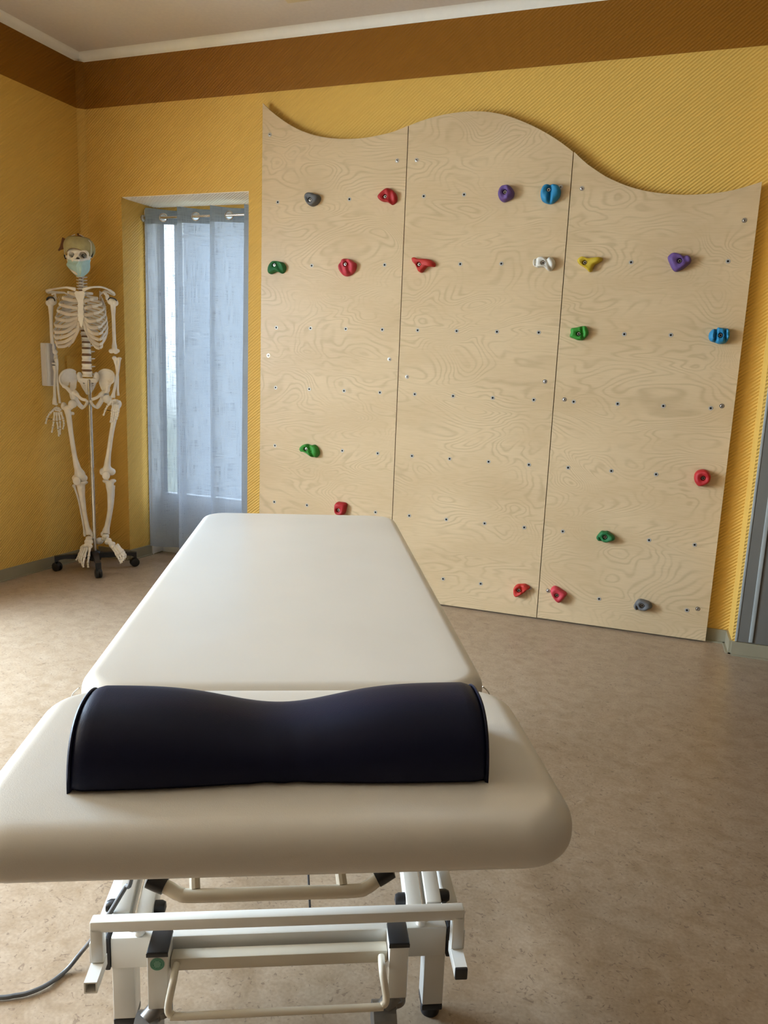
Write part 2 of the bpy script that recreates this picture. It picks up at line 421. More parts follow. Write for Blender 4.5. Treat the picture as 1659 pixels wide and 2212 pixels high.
# grey flush door on the projecting wall
b = B(); b.box((2.425, -.116, .064), (3.4, -.11, 2.05), .001); o = S('door_1', b, M['grey_paint'], 'dark grey flush door at the right edge')
b = B(); b.box((2.470, -.122, .068), (2.486, -.116, 2.03), .002); b.build('edge_strip', M['pale_strip'], o)
b = B(); b.box((2.416, -.118, .064), (2.425, -.110, 2.06), .001); b.build('door_frame', M['pale_strip'], o)

# ceiling lamp (only its corner shows)
lc = wz(622, 9, ZC-.055); b = B(); b.box((lc.x, lc.y-.57, ZC-.055), (lc.x+.57, lc.y, ZC), .006)
root = empty('ceiling_lamp', (.55, -.55, ZC)); tag(root, 'beige flat square lamp on the ceiling, cut by the top of the photo', 'lamp')
b.build('lamp_cover', M['lamp'], root, org=root.location)
b = B(); b.box((lc.x+.04, lc.y-.53, ZC-.012), (lc.x+.53, lc.y-.04, ZC-.0005)); b.build('mounting_plate', M['white_plastic'], root, org=root.location)

# ------------------------------------------------------------------ CLIMBING PANELS
top_px = [
 [(568,222.5),(586.5,241),(613,261),(639.6,277),(666,288),(692.6,295),(719,298.7),(745.7,300),(772,299.2),(798.7,296),(825,290.7),(851.8,283.6),(881,271.5)],
 [(881,271.5),(918,258.4),(958,247.7),(1000,241.6),(1035,240.5),(1067,243.5),(1100,251.5),(1140,267),(1175,284.5),(1208,305),(1239,328)],
 [(1239,328),(1266,352),(1294,372),(1318,386),(1357.5,402.4),(1397,412.8),(1437,418.3),(1476.8,420.7),(1516.5,419.5),(1556,415.6),(1596,407.6),(1645,392.5)]]
plabel = ['left plywood climbing panel with top edge dipping beside the curtain niche', 'middle plywood climbing panel with humped rounded top', 'right plywood climbing panel, top edge sloping down and dipping']
OFFX, SP = .1177*K, .2538*K
ROWZ = [2.5650, 2.1622, 1.7619, 1.3609, .9612, .5628, .1610]
DZ = .0245*K
def node(c, r): return Vector(((c//4)*K+OFFX+(c % 4)*SP, 0, ROWZ[r]*K+DZ))
holes = {0:[0,2,4,5], 1:[1,3,5,6,9,11], 2:[0,1,2,3,4,5,6,7,9,10], 3:list(range(12)), 4:[0,2,3,4,5,6,7,8,9,10], 5:[0,1,3,4,5,6,7,8,10,11], 6:[5,6,9,11]}
screws = [(583,291),(858,347),(900,346),(1211,404),(1257,407),(1608,476),(580,768),(841,776),(879,814),(1177,824),(1219,863),(1559,877),(1144.5,1270),(1184,1276),(1507,1315)]
def ins_mesh(kind):
    b = B()
    if kind == 'nut':
        b.lathe((0,0,0), (0,-1,0), [(.0046,-.004),(.0046,.0008),(.0092,.0009),(.0098,0)], 20, 0)
        b.lathe((0,0,0), (0,-1,0), [(.0047,.0002),(.0,.0002)], 20, 1)
        o = b.build('threaded_insert', [M['dark_steel'], M['pit']])
    else:
        b.lathe((0,0,0), (0,-1,0), [(.0100,0),(.0098,.0010),(.0066,.0012),(.0060,.0004),(.0050,.0010),(.0026,.0018)], 20, 0)
        b.lathe((0,0,0), (0,-1,0), [(.0026,.0018),(.0,.0006)], 6, 1)
        o = b.build('screw', [M['steel'], M['pit']])
    return o
nut0, scr0 = ins_mesh('nut'), ins_mesh('screw')
panels = []
for i in range(3):
    x0, x1 = i*K+(.0018 if i else 0), (i+1)*K-(.0018 if i < 2 else 0)
    top = [wy(u, v) for (u, v) in top_px[i]]; top[0].x = x0; top[-1].x = x1
    top = cr(top, 5)
    z0 = .004+.003*i if i < 2 else .008
    poly = [(x0, 0, z0)]+[(p.x, 0, p.z) for p in top]+[(x1, 0, z0)]
    root = empty('plywood_climbing_wall', ((x0+x1)/2, 0, z0)); tag(root, plabel[i], 'climbing wall panel', 'plywood climbing wall panels')
    b = B()
    n = len(poly)
    vs = [Vector(p) for p in poly]+[Vector((p[0], .018, p[2])) for p in poly]
    b._new(vs, [tuple(range(n))], 0); b._new(vs, [tuple(range(n, 2*n))[::-1]]+[(k, (k+1) % n, n+(k+1) % n, n+k) for k in range(n)], 1)
    b.build('plywood_board', [M['ply'], M['edge_wood']], root, org=root.location, ang=30)
    for xa in (x0+.06, x1-.10):
        zt = min(p.z for p in top)-.05
        b = B(); b.box((xa, .0185, z0+.02), (xa+.04, .0395, zt)); b.build('batten', M['batten'], root, org=root.location)
    panels.append(root)
def put(src, p, panel, used):
    o = src if src.name not in used else src.copy()
    if o is not src: COL.objects.link(o)
    used.add(src.name); o.parent = panel; o.location = Vector(p)-panel.location; return o
used = set()
for r, cs in holes.items():
    for c in cs: put(nut0, node(c, r)+Vector((0, -.0002, 0)), panels[c//4], used)
for (u, v) in screws:
    p = wy(u, v); put(scr0, p+Vector((0, -.0002, 0)), panels[min(2, max(0, int(p.x/K)))], used)

# ------------------------------------------------------------------ CLIMBING HOLDS
def hmat(name, col, rough=.62):
    return plain(name, col, rough, var=.10, scale=55, bmp=.5)
HM = {'grey': hmat('grey hold resin', (.115, .11, .105)), 'red': hmat('red hold resin', (.40, .010, .012)), 'pink': hmat('raspberry hold resin', (.50, .035, .05)),
      'scarlet': hmat('scarlet hold resin', (.46, .022, .012)), 'purple': hmat('purple hold resin', (.115, .055, .20)), 'blue': hmat('blue hold resin', (.012, .20, .38)),
      'green': hmat('dark green hold resin', (.008, .13, .03)), 'lime': hmat('bright green hold resin', (.030, .24, .02)), 'white': hmat('off white hold resin', (.70, .66, .57)),
      'yellow': hmat('yellow hold resin', (.52, .36, .015))}
# colour, zoom scale, origin, outline, bolt, height, ridges [(x,y,angle,width,depth)], label
HOLDS = [
 ('grey', 6.9125, (640,390), [(135,270),(140,215),(180,180),(240,185),(285,205),(335,215),(358,260),(345,310),(300,360),(235,385),(175,355)], (212,292), .038, [], 'grey rounded climbing hold in the top row, left panel'),
 ('red', 6.9125, (640,390), [(1218,245),(1245,205),(1310,140),(1360,112),(1410,125),(1470,175),(1500,240),(1495,310),(1435,358),(1400,345),(1360,320),(1290,312),(1240,285)], (1332,243), .036, [(1430,260,80,30,.35)], 'red climbing hold with a notched lower edge, top row left of the first seam'),
 ('purple', 9.217, (1060,380), [(148,350),(175,260),(230,200),(310,185),(390,205),(450,280),(468,350),(440,430),(370,480),(270,520),(200,490),(160,430)], (288,328), .038, [(345,330,85,40,-.2)], 'round purple climbing hold in the top row, middle panel'),
 ('blue', 9.217, (1060,380), [(992,380),(1010,280),(1070,190),(1180,172),(1310,178),(1370,225),(1395,310),(1370,420),(1300,500),(1210,555),(1110,545),(1020,490)], (1158,283), .042, [(1178,430,88,32,.5)], 'blue climbing hold with a vertical groove, top row near the second seam'),
 ('green', 7.541, (570,540), [(70,330),(90,250),(140,190),(200,178),(260,190),(310,205),(350,260),(350,320),(320,370),(285,382),(250,365),(205,352),(160,375),(110,392),(78,375)], (176,247), .034, [(245,240,60,25,.35)], 'dark green bean-shaped climbing hold at the left edge, second row'),
 ('pink', 7.541, (570,540), [(1215,280),(1235,220),(1270,165),(1320,138),(1390,148),(1450,185),(1500,225),(1495,310),(1450,380),(1370,425),(1300,418),(1240,350)], (1331,234), .036, [(1300,340,70,22,.3), (1400,310,70,26,.4)], 'raspberry red round climbing hold in the second row, left panel'),
 ('scarlet', 20.74, (880,540), [(190,410),(215,345),(290,320),(370,340),(470,385),(620,395),(800,390),(980,420),(1120,490),(1225,570),(1255,650),(1220,735),(1130,755),(1000,740),(890,745),(810,830),(730,920),(660,995),(590,1010),(500,960),(450,860),(420,770),(340,650),(240,540)], (535,650), .032, [], 'scarlet three-armed climbing hold right of the first seam'),
 ('white', 9.217, (1140,540), [(103,260),(115,195),(180,155),(260,135),(330,145),(380,180),(430,215),(445,150),(480,145),(530,200),(548,270),(520,350),(470,405),(420,415),(370,385),(335,345),(270,345),(190,345),(120,315)], (308,258), .038, [(165,245,90,22,.5), (400,240,60,24,.3)], 'off-white two-lobed climbing hold left of the second seam'),
 ('yellow', 9.217, (1140,540), [(985,215),(1010,165),(1070,132),(1130,140),(1210,165),(1320,150),(1430,140),(1485,160),(1490,200),(1440,240),(1360,280),(1310,330),(1290,400),(1255,435),(1215,430),(1170,380),(1100,330),(1020,280)], (1138,255), .036, [], 'yellow three-pointed climbing hold right of the second seam'),
 ('purple', 18.43, (1430,530), [(228,510),(280,390),(410,300),(540,300),(680,335),(800,395),(920,415),(1030,405),(1130,470),(1170,590),(1120,710),(960,850),(740,990),(580,1045),(460,1000),(380,890),(310,740)], (700,630), .042, [(930,520,60,90,.2)], 'purple triangular climbing hold in the second row, right panel'),
 ('lime', 20.74, (1220,690), [(250,470),(300,390),(420,370),(580,345),(720,305),(850,290),(950,310),(1020,430),(1060,580),(1030,700),(930,820),(810,920),(690,935),(560,925),(430,870),(300,825),(225,780),(225,700),(265,590)], (630,650), .034, [(800,520,80,60,.4)], 'bright green climbing hold just right of the second seam, third row'),
 ('blue', 18.43, (1510,690), [(388,650),(420,530),(520,410),(620,375),(700,380),(760,318),(900,335),(1050,350),(1180,380),(1220,500),(1220,640),(1180,780),(1080,920),(950,970),(780,975),(680,935),(560,905),(450,850),(395,760)], (850,640), .044, [(650,640,88,55,.5), (1040,640,82,55,.5)], 'blue twin-grooved climbing hold at the right edge, third row'),
 ('lime', 20.74, (630,940), [(375,610),(420,510),(540,420),(680,395),(790,425),(880,450),(1000,430),(1090,470),(1180,590),(1235,760),(1210,900),(1110,1000),(1000,985),(920,985),(840,925),(720,820),(590,755),(450,740),(400,690)], (665,615), .036, [(890,690,65,50,.5)], 'bright green curved climbing hold with a groove, left panel fifth row'),
 ('red', 20.74, (700,1060), [(500,700),(520,580),(610,500),(760,510),(930,535),(1015,610),(1000,760),(965,920),(935,1010),(860,1080),(700,1090),(580,1040),(520,930)], (672,860), .040, [], 'dark red squarish climbing hold just above the table end'),
 ('red', 20.74, (1480,1000), [(400,640),(440,470),(570,340),(760,290),(920,310),(1070,410),(1140,560),(1145,700),(1080,850),(920,970),(740,1035),(600,1040),(490,940),(420,800)], (805,672), .044, [], 'dark red round climbing hold near the right edge of the right panel'),
 ('green', 20.74, (1270,1130), [(375,660),(430,540),(560,390),(640,350),(760,360),(880,360),(980,440),(1120,540),(1205,650),(1190,750),(1060,800),(860,860),(700,840),(560,795),(450,775)], (775,620), .036, [(520,590,60,50,.3)], 'dark green faceted climbing hold low on the right panel'),
 ('scarlet', 11.06, (1090,1240), [(210,390),(225,320),(300,250),(400,240),(490,238),(550,270),(600,310),(595,350),(540,375),(480,440),(380,500),(300,540),(250,535),(215,480)], (345,385), .036, [(420,340,70,30,.25)], 'scarlet climbing hold at the bottom, left of the second seam'),
 ('pink', 11.06, (1090,1240), [(1095,390),(1120,330),(1180,290),(1250,300),(1360,370),(1460,440),(1485,490),(1430,570),(1370,640),(1300,685),(1230,640),(1160,550),(1110,460)], (1253,503), .036, [], 'pink oval climbing hold at the bottom, right of the second seam'),
 ('grey', 20.74, (1350,1280), [(390,640),(430,520),(520,380),(640,300),(780,310),(930,350),(1060,400),(1160,470),(1225,590),(1200,680),(1060,740),(920,800),(780,790),(600,770),(460,765)], (770,580), .034, [(520,560,65,45,.45)], 'grey faceted climbing hold at the bottom of the right panel')]
for hi, (colr, sc, og, outl, bolt, H, ridges, label) in enumerate(HOLDS):
    H *= .92
    P = lambda q, y=-.010: wy(og[0]+q[0]/sc, og[1]+q[1]/sc, y)
    c = P(bolt, -.018); c.y = 0
    ol = [P(q) for q in outl]
    for q in ol: q.y = 0
    ol = cr(ol, 4, True); n = len(ol)
    rid = []
    for (rx, ry, a, w, d) in ridges:
        q = P((rx, ry)); w2 = (P((rx+w, ry))-q).length; rid.append((q, math.radians(a), w2, d))
    rings = [(1.0, 0), (1.0, .16), (.985, .36), (.94, .60), (.86, .80), (.74, .93), (.60, 1.0), (.45, 1.0), (.30, .97), (.17, .93), (.06, .90), (0, .84), (0, .40)]
    vs = []; fs = []; hr = .0105
    for (t, h) in rings:
        for k, q in enumerate(ol):
            d = q-c; ln = d.length; u = d.normalized(); rr = hr+(ln-hr)*t
            p = c+u*rr
            hh = h*H
            if t > 0:
                for (rq, a, w, dp) in rid:
                    dd = (p-rq); dist = abs(dd.x*math.sin(a)+dd.z*math.cos(a)*1.0) if False else abs(dd.x*math.sin(a)-dd.z*math.cos(a)*-1)
                    hh -= H*dp*math.exp(-(dist/w)**2)*min(1, h*1.4)
                hh *= 1+.13*mn.noise(Vector((p.x*28+hi, p.z*28, 1.3*hi)))*(1 if h > .1 else 0)
            vs.append(Vector((p.x, -max(hh, 0), p.z)))
    m = len(rings)
    for i in range(m-1):
        for k in range(n): fs.append((i*n+k, i*n+(k+1) % n, (i+1)*n+(k+1) % n, (i+1)*n+k))
    vs.append(Vector((c.x, -.40*H, c.z))); ci = len(vs)-1
    for k in range(n): fs.append(((m-1)*n+k, (m-1)*n+(k+1) % n, ci))
    b = B(); b._new(vs, fs)
    root = empty('climbing_hold', (c.x, -.0002, c.z)); tag(root, label, 'climbing hold', 'coloured climbing holds on the plywood panels')
    b.build('grip', HM[colr], root, org=root.location, ang=60)
    b = B(); y0 = -.40*H
    b.lathe((c.x, y0, c.z), (0, -1, 0), [(.0075, 0), (.0075, .008), (.0068, .0095), (.0036, .0098)], 20, 0)
    b.lathe((c.x, y0, c.z), (0, -1, 0), [(.0036, .0098), (.0034, .006), (0, .006)], 6, 1)
    b.build('bolt', [M['steel'], M['pit']], root, org=root.location)

# ------------------------------------------------------------------ CURTAIN, ROD
YR, ZR = .205, 1.984
b = B(); b.tube([(-.872, YR, ZR), (NR-.004, YR, ZR)], .0085, 16)
root = empty('curtain_rod', (-.5, YR, ZR)); tag(root, 'brushed steel curtain rod across the niche with round end knob', 'curtain rod')
b.build('rod', M['chrome'], root, org=root.location)
b = B(); b.lathe((-.884, YR, ZR), (1, 0, 0), [(0, 0), (.017, 0), (.019, .003), (.019, .012), (.014, .015), (.012, .018), (.0085, .018)], 24); b.build('end_knob', M['dark_steel'], root, org=root.location)
b = B(); b.box((-.80, YR+.010, ZR-.008), (-.79, .299, ZR+.008), .002); b.build('bracket', M['dark_steel'], root, org=root.location)

EX0 = wy(353, 473, .205).x; PER = (wy(495, 468, .205).x-EX0)/2; AMP, XS, XE = .036, -.824, -.112
def cpath(x, z):
    t = (z-.05)/1.95
    ph = 2*PI*(x-EX0)/PER
    a = AMP*(.80+.45*(1-t))
    yy = YR+a*math.sin(ph)+.008*(1-t)*math.sin(ph*.5+1)+.003*math.sin(ph*3.1+z*2.3)*(1-t)
    xx = x+(.040+.006*math.sin(z*2.1+ph*.37)*(1-t))*math.sin(ph)
    return Vector((max(xx, -.866), yy, z))
NX = 260
ztop, zbot = 2.028, .062
zs = [ztop-.004*k for k in range(22)]; zs += [zs[-1]-(zs[-1]-zbot)*((k+1)/80) for k in range(80)]
def in_eye(x, z, r):
    for k in range(0, 5):
        ex = EX0+PER*k
        if XS < ex < XE:
            p = cpath(x, z); q = cpath(ex, ZR)
            ds = math.hypot(p.x-q.x, p.y-q.y)
            if math.hypot(ds, z-ZR) < r and abs(x-ex) < .05: return True
    return False
def curtain_part(name, zlist, mat, parent, hem=0):
    me = bpy.data.meshes.new(name); vs = []; fs = []; uv = []
    xs = [XS+(XE-XS)*i/NX for i in range(NX+1)]
    s = [0]
    for i in range(NX): s.append(s[-1]+(cpath(xs[i+1], 1)-cpath(xs[i], 1)).length)
    for z in zlist:
        for x in xs:
            wob = .006*math.sin((x-XS)*31+.6) if hem else 0
            vs.append(cpath(x, z)+Vector((0, 0, wob if z == zlist[-1 if hem == 2 else 0] else 0)))
    for j in range(len(zlist)-1):
        for i in range(NX):
            xm = (xs[i]+xs[i+1])/2; zm = (zlist[j]+zlist[j+1])/2
            if abs(zm-ZR) < .03 and in_eye(xm, zm, .0195): continue
            fs.append((j*(NX+1)+i, j*(NX+1)+i+1, (j+1)*(NX+1)+i+1, (j+1)*(NX+1)+i))
    org = root.location
    me.from_pydata([v-org for v in vs], [], fs)
    ul = me.uv_layers.new(name='UVMap')
    for lp in me.loops:
        j, i = divmod(lp.vertex_index, NX+1); ul.data[lp.index].uv = (s[i], zlist[j])
    me.materials.append(mat)
    for p in me.polygons: p.use_smooth = True
    o = bpy.data.objects.new(name, me); COL.objects.link(o); o.parent = parent; return o
root = empty('curtain', (-.48, YR, zbot)); tag(root, 'blue grey sheer linen eyelet curtain hanging in the niche', 'curtain')
hz = [z for z in zs if z > 1.945]; bz = [z for z in zs if z <= hz[-1]]
curtain_part('header_band', hz, M['curtain_hem'], root, 1)
curtain_part('cloth', bz, M['curtain'], root, 2)
for k in range(0, 5):
    ex = EX0+PER*k
    if not XS+.01 < ex < XE-.01: continue
    q = cpath(ex, ZR); t = (cpath(ex+.004, ZR)-cpath(ex-.004, ZR)).normalized(); up = Vector((0, 0, 1))
    b = B(); ring = [q+t*math.cos(2*PI*j/28)*.0215+up*math.sin(2*PI*j/28)*.0215 for j in range(28)]
    b.tube(ring, .0034, 8, closed=True); b.build('eyelet', M['chrome'], root, org=root.location)

# ------------------------------------------------------------------ WHITE BOX ON THE LEFT WALL
def lp(u, v, off=0):
    n = Vector((1, .064, 0)).normalized()*1
    nn = Vector((1, -.064, 0)).normalized()
    return hit(u, v, nn, Vector((lw(0)+off, 0, 0)))
ya = lp(104, 790, .05).y; zt, zb = lp(104, 741, .05).z, lp(104, 834, .05).z
root = empty('wall_unit', (lw(ya), ya+.06, zb)); tag(root, 'white vertical plastic unit mounted on the left wall behind the skeleton arm', 'wall unit')
b = B()
for (y0, y1, o, bev) in ((ya, ya+.062, .052, .004),):
    b.box((lw(y0)+.001, y0, zb), (lw(y0)+o, y1, zt), bev)
b.build('housing', M['white_plastic'], root, org=root.location)
b = B(); b.box((lw(ya)+.053, ya+.010, zb+.004), (lw(ya)+.057, ya+.059, zt-.004), .002); b.build('shade_plate', M['shade_grey'], root, org=root.location)  # plate in grey paints the shaded room side of the white housing
b = B(); b.box((lw(ya)+.036, ya-.006, zb+.003), (lw(ya)+.046, ya-.0005, zt-.003), .002); b.build('guide_rail', M['white_plastic'], root, org=root.location)
# painted junction box low relief on the left wall
p = lp(140, 760); q = lp(158, 800)
b = B(); b.box((lw(p.y)-.002, p.y, lp(140, 800).z), (lw(p.y)+.012, p.y+.14, lp(140, 768).z), .003)
o = b.build('junction_box', M['wall'], None); tag(o, 'flat junction box painted over in wall yellow, behind the skeleton spine', 'junction box')

# ------------------------------------------------------------------ SKELETON
HUB = Vector((-.952, -.192, 0))
TH = math.radians(25)
FV = Vector((math.sin(TH), -math.cos(TH), 0)); LV = Vector((math.cos(TH), math.sin(TH), 0)); UP = Vector((0,0,1))
def sk(u, v, f=0.0): return hit(u, v, FV, HUB+FV*f)
def c1(x, y, f=0.0): return sk(80+x/6.9125, 480+y/6.9125, f)
def c2(x, y, f=0.0): return sk(80+x/6.9125, 760+y/6.9125, f)
def c3(x, y, f=0.0): return sk(80+x/6.381, 1000+y/6.381, f)
def c8(x, y, f=0.0): return sk(120+x/16.59, 490+y/16.59, f)
RB = Matrix((LV, FV*-1, UP)).transposed()      # local x = skeleton's left, y = backward, z = up
SKEL = empty('anatomical_skeleton', HUB); tag(SKEL, 'full-size ivory model skeleton hanging on a wheeled black stand', 'skeleton model')
def part(b, name, mat=None, parent=None, label=None, **kw):
    o = b.build(name, mat or M['bone'], parent or SKEL, org=HUB, **kw)
    if label: o['label'] = label
    return o
# stand
hubp = Vector((HUB.x, HUB.y, .075))
poletop = c2(757, 455, .0)
b = B(); b.tube([Vector((HUB.x, HUB.y, .05)), Vector((HUB.x, HUB.y, .9)), Vector((HUB.x, HUB.y, poletop.z+.02))], .0095, 16); part(b, 'stand_pole', M['chrome'], label='chrome pole')
b = B(); b.lathe((HUB.x, HUB.y, .045), UP, [(.030, 0), (.034, .01), (.034, .045), (.026, .055), (.010, .058)], 24); part(b, 'stand_hub', M['black'])
cast = [wz(124, 1233), wz(213, 1248), wz(291, 1223)]
ends = [c+(HUB-c).normalized()*.0 for c in cast]+[Vector((HUB.x-.145, HUB.y+.145, 0))]
for i, e in enumerate(ends):
    e = Vector((e.x, e.y, 0)); d = (e-HUB).normalized(); L0 = (e-HUB).length
    sd = Vector((-d.y, d.x, 0))
    b = B(); prof = [(.02, .062, .094, .018), (.09, .062, .092, .015), (L0-.04, .068, .088, .0125), (L0-.015, .066, .088, .015), (L0+.012, .05, .086, .015)]
    vs = []; fs = []
    for (t, za, zb_, w) in prof:
        for (sx, z) in ((-1, za), (1, za), (1, zb_), (-1, zb_)): vs.append(HUB+d*t+sd*w*sx+UP*z)
    for k in range(len(prof)-1):
        for j in range(4): fs.append((k*4+j, k*4+(j+1) % 4, k*4+4+(j+1) % 4, k*4+4+j))
    fs += [(0, 1, 2, 3), tuple(len(vs)-4+j for j in range(4))]
    b._new(vs, fs); arm = part(b, 'base_arm', M['black'])
    ca = random.uniform(-.5, .5) if i else .9
    ax = (sd*math.cos(ca)+d*math.sin(ca)).normalized(); side = UP.cross(ax)
    cc = HUB+d*L0+UP*.025
    b = B(); b.tube([cc+UP*.012, cc+UP*.03], .006, 10)
    for s_ in (-1, 1): b.lathe(cc+ax*(.0035*s_), ax*s_, [(0, 0), (.0245, 0), (.025, .004), (.0245, .012), (.016, .015), (0, .015)], 24)
    b.tube([cc-ax*.006+UP*.01, cc+ax*.006+UP*.01], .02, 12)
    part(b, 'caster', M['black'], arm)

# spine
def spine_pt(v, f): return None
sp_px = [  # (crop x, y in crop1 coordinates, forward offset, body radius, kind)
 (650, 815, -.005, .0105), (650, 862, .000, .0105), (650, 908, .002, .011), (652, 952, .000, .0115), (654, 992, -.006, .012)]
thor = [(1040+i*47, -.016-.024*math.sin(PI*min(i, 9)/9)) for i in range(11)]     # T1..T11
spv = [(x, y, f, r) for (x, y, f, r) in sp_px]
for i, (y, f) in enumerate(thor): spv.append((656+i*5.0, y, f, .0125+.0005*i))
spv += [(700, 1585, -.02, .019), (714, 1668, -.012, .021), (728, 1752, -.004, .0225), (735, 1838, .004, .0235), (737, 1930, .010, .0245), (739, 2037, .014, .0255), (742, 2155, .014, .0265), (750, 2268, .008, .0275)]
spv = [q for q in spv]
prev = None
for i, (x, y, f, r) in enumerate(spv):
    c = c1(x, y, f-.0)
    nxt = c1(*spv[i+1][:3]) if i < len(spv)-1 else c-UP*.045
    prv = c1(*spv[i-1][:3]) if i else c+UP*.02
    h = min((c-nxt).length, (prv-c).length if i else 1)*(.74 if i > 15 else .80)
    b = B()
    b.lathe(c-UP*h/2, UP, [(0, 0), (r*.92, 0), (r, h*.10), (r*.84, h*.5), (r, h*.90), (r*.92, h), (0, h)], 20)
    bk = c-FV*(r+.012)
    tl = .028 if i < 5 else .034 if i > 16 else .030
    b.tube([bk-LV*tl+UP*.002, bk-LV*.012, bk+LV*.012, bk+LV*tl+UP*.002], [.0028, .0050, .0050, .0028], 8)
    b.tube([bk, bk-FV*.016-UP*.006, bk-FV*(.030 if i > 4 else .018)-UP*(.020 if 5 < i < 16 else .008)], [.0055, .0042, .003], 8)
    b.tube([c-FV*r*.6+LV*.008, bk+LV*.010], .0042, 8); b.tube([c-FV*r*.6-LV*.008, bk-LV*.010], .0042, 8)
    part(b, 'vertebra')
    if i < len(spv)-1:
        r2 = (r+spv[i+1][3])/2*.90; m_ = (c+nxt)/2
        g = (c-nxt).length-h*.9
        b = B(); b.lathe(m_-UP*g/2, UP, [(0, 0), (r2, 0), (r2*1.02, g/2), (r2, g), (0, g)], 20)
        part(b, 'intervertebral_disc', M['disc'], label='dark brown disc between two vertebrae')

# sternum
def flat_plate(pts, f, th, name, mat=None, rm=.0022, **kw):
    b = B(); b.prism([c1(x, y, f) for x, y in pts] if not callable(pts) else pts(), -FV*th); return part(b, name, mat, remesh=rm, smooth=4, ang=180, **kw)
SF = .098
stern = [(552,1052),(580,1022),(632,1034),(680,1020),(714,1050),(706,1100),(690,1160),(697,1200),(690,1240),(699,1270),(690,1305),(699,1335),(692,1375),(699,1405),(690,1450),(688,1510),(672,1560),(655,1575),(642,1550),(630,1500),(606,1460),(611,1420),(601,1390),(611,1350),(601,1320),(611,1285),(603,1250),(611,1210),(600,1175),(572,1110)]
b = B()
vs = [c1(x, y, SF+.010*(y-1020)/500) for x, y in stern]
b.prism(vs, -FV*.010); part(b, 'sternum', remesh=.0022, smooth=3, ang=180)

# ribs: each one a flattened bone, then its cartilage
ZT = c1(656, 1045, -.03).z; ZB = c1(700, 1585, -.03).z
st_c = c1(650, 1250, SF)
base = HUB+LV*((c1(656, 1100, -.03)-HUB).dot(LV))
cen = (c1(656, 1100, -.03)-HUB).dot(LV); cen2 = (c1(665, 1250, -.03)-HUB).dot(LV)+.008
widths = [.053, .082, .103, .115, .122, .127, .130, .131, .129, .124, .105, .080]
frontl = [.040, .066, .078, .086, .100, .108, .111, .111, .110, .108]
rib_dz = [.014, .028, .046, .064, .084, .102, .118, .131, .139, .139, .100, .065]
chest = [.070, .088, .096, .104, .110, .114, .114, .108, .098, .082, .03, -.02]
def Lp(l, f, z): return Vector((HUB.x, HUB.y, 0))+LV*l+FV*f+UP*z
for s in (-1, 1):
    for i in range(12):
        zi = ZT+(ZB-ZT)*i/11.0
        w = widths[i]; dz = rib_dz[i]; ff = chest[i]
        ctr = cen2
        fb = -.040
        back = [(.018, fb, 0), (.045*min(1, w/.1), fb-.024, -.004), (w*.80, fb-.020, -dz*.22), (w*.985, fb+.022, -dz*.45), (w, .020, -dz*.64), (w*.95, .050, -dz*.80)]
        if i < 10: back += [((w*.95+frontl[i])/2+.006, .050+(ff-.052)*.45, -dz*.92), (frontl[i], .050+(ff-.052)*.75, -dz)]
        elif i == 10: back = back[:6]
        else: back = back[:4]
        pts = cr([Lp(ctr+s*l, f, zi+z) for (l, f, z) in back], 6)
        n = len(pts)
        rr = [.0072-.0022*(1-min(1, k/6.))-.0004*(k/n) for k in range(n)]
        b = B(); ax = UP
        b.tube(pts, rr, 10, flat=.46, side=(0, 0, 1)); rb = part(b, 'rib')
        if i < 10:
            a = Lp(ctr+s*back[-1][0], back[-1][1], zi+back[-1][2])
            if i < 7:
                ycr = [1085, 1180, 1285, 1375, 1425, 1465, 1495][i]
                e = c1(650+s*(42 if i else 50), ycr, SF-.006)
                mid = (a+e)/2-UP*(.002+.005*max(0, i-2))+FV*.010
            else:
                k = i-7
                e = c1(*[(672+s*60, 1590, .100), (672+s*100, 1680, .092), (672+s*145, 1770, .080)][k])
                mid = (a+e)/2-UP*.012
                # joins the cartilage above
            cp = cr([a, mid, e], 6)
            b = B(); b.tube(cp, [.0085 if i < 5 else .0092]*len(cp), 10, flat=.42, side=(0, 0, 1)); part(b, 'cartilage', M['cartilage'], rb)
    # costal margin
    mp_ = cr([c1(650+s*30, 1490, SF+.004), c1(672+s*62, 1590, .100), c1(672+s*105, 1690, .092), c1(672+s*150, 1780, .080), c1(672+s*205, 1850, .062)], 6)
    b = B(); b.tube(mp_, [.0085]*6+[.0125]*(len(mp_)-12)+[.009]*6, 10, flat=.45, side=(0, 0, 1)); part(b, 'costal_margin', M['cartilage'])

# clavicles
for pts in ([(568,1003,.085),(500,985,.098),(420,975,.09),(300,990,.045),(215,1005,.012),(140,1025,-.012)], [(694,1008,.085),(760,985,.098),(850,968,.09),(970,972,.045),(1070,1010,.012),(1150,1062,-.012)]):
    P = cr([c1(*p) for p in pts], 6); n = len(P)
    b = B(); b.tube(P, [.0105-.0055*math.sin(PI*min(1, k/(n*.45))*.5)+(.002 if k > n*.8 else 0) for k in range(n)], 12, flat=.9)
    part(b, 'clavicle')
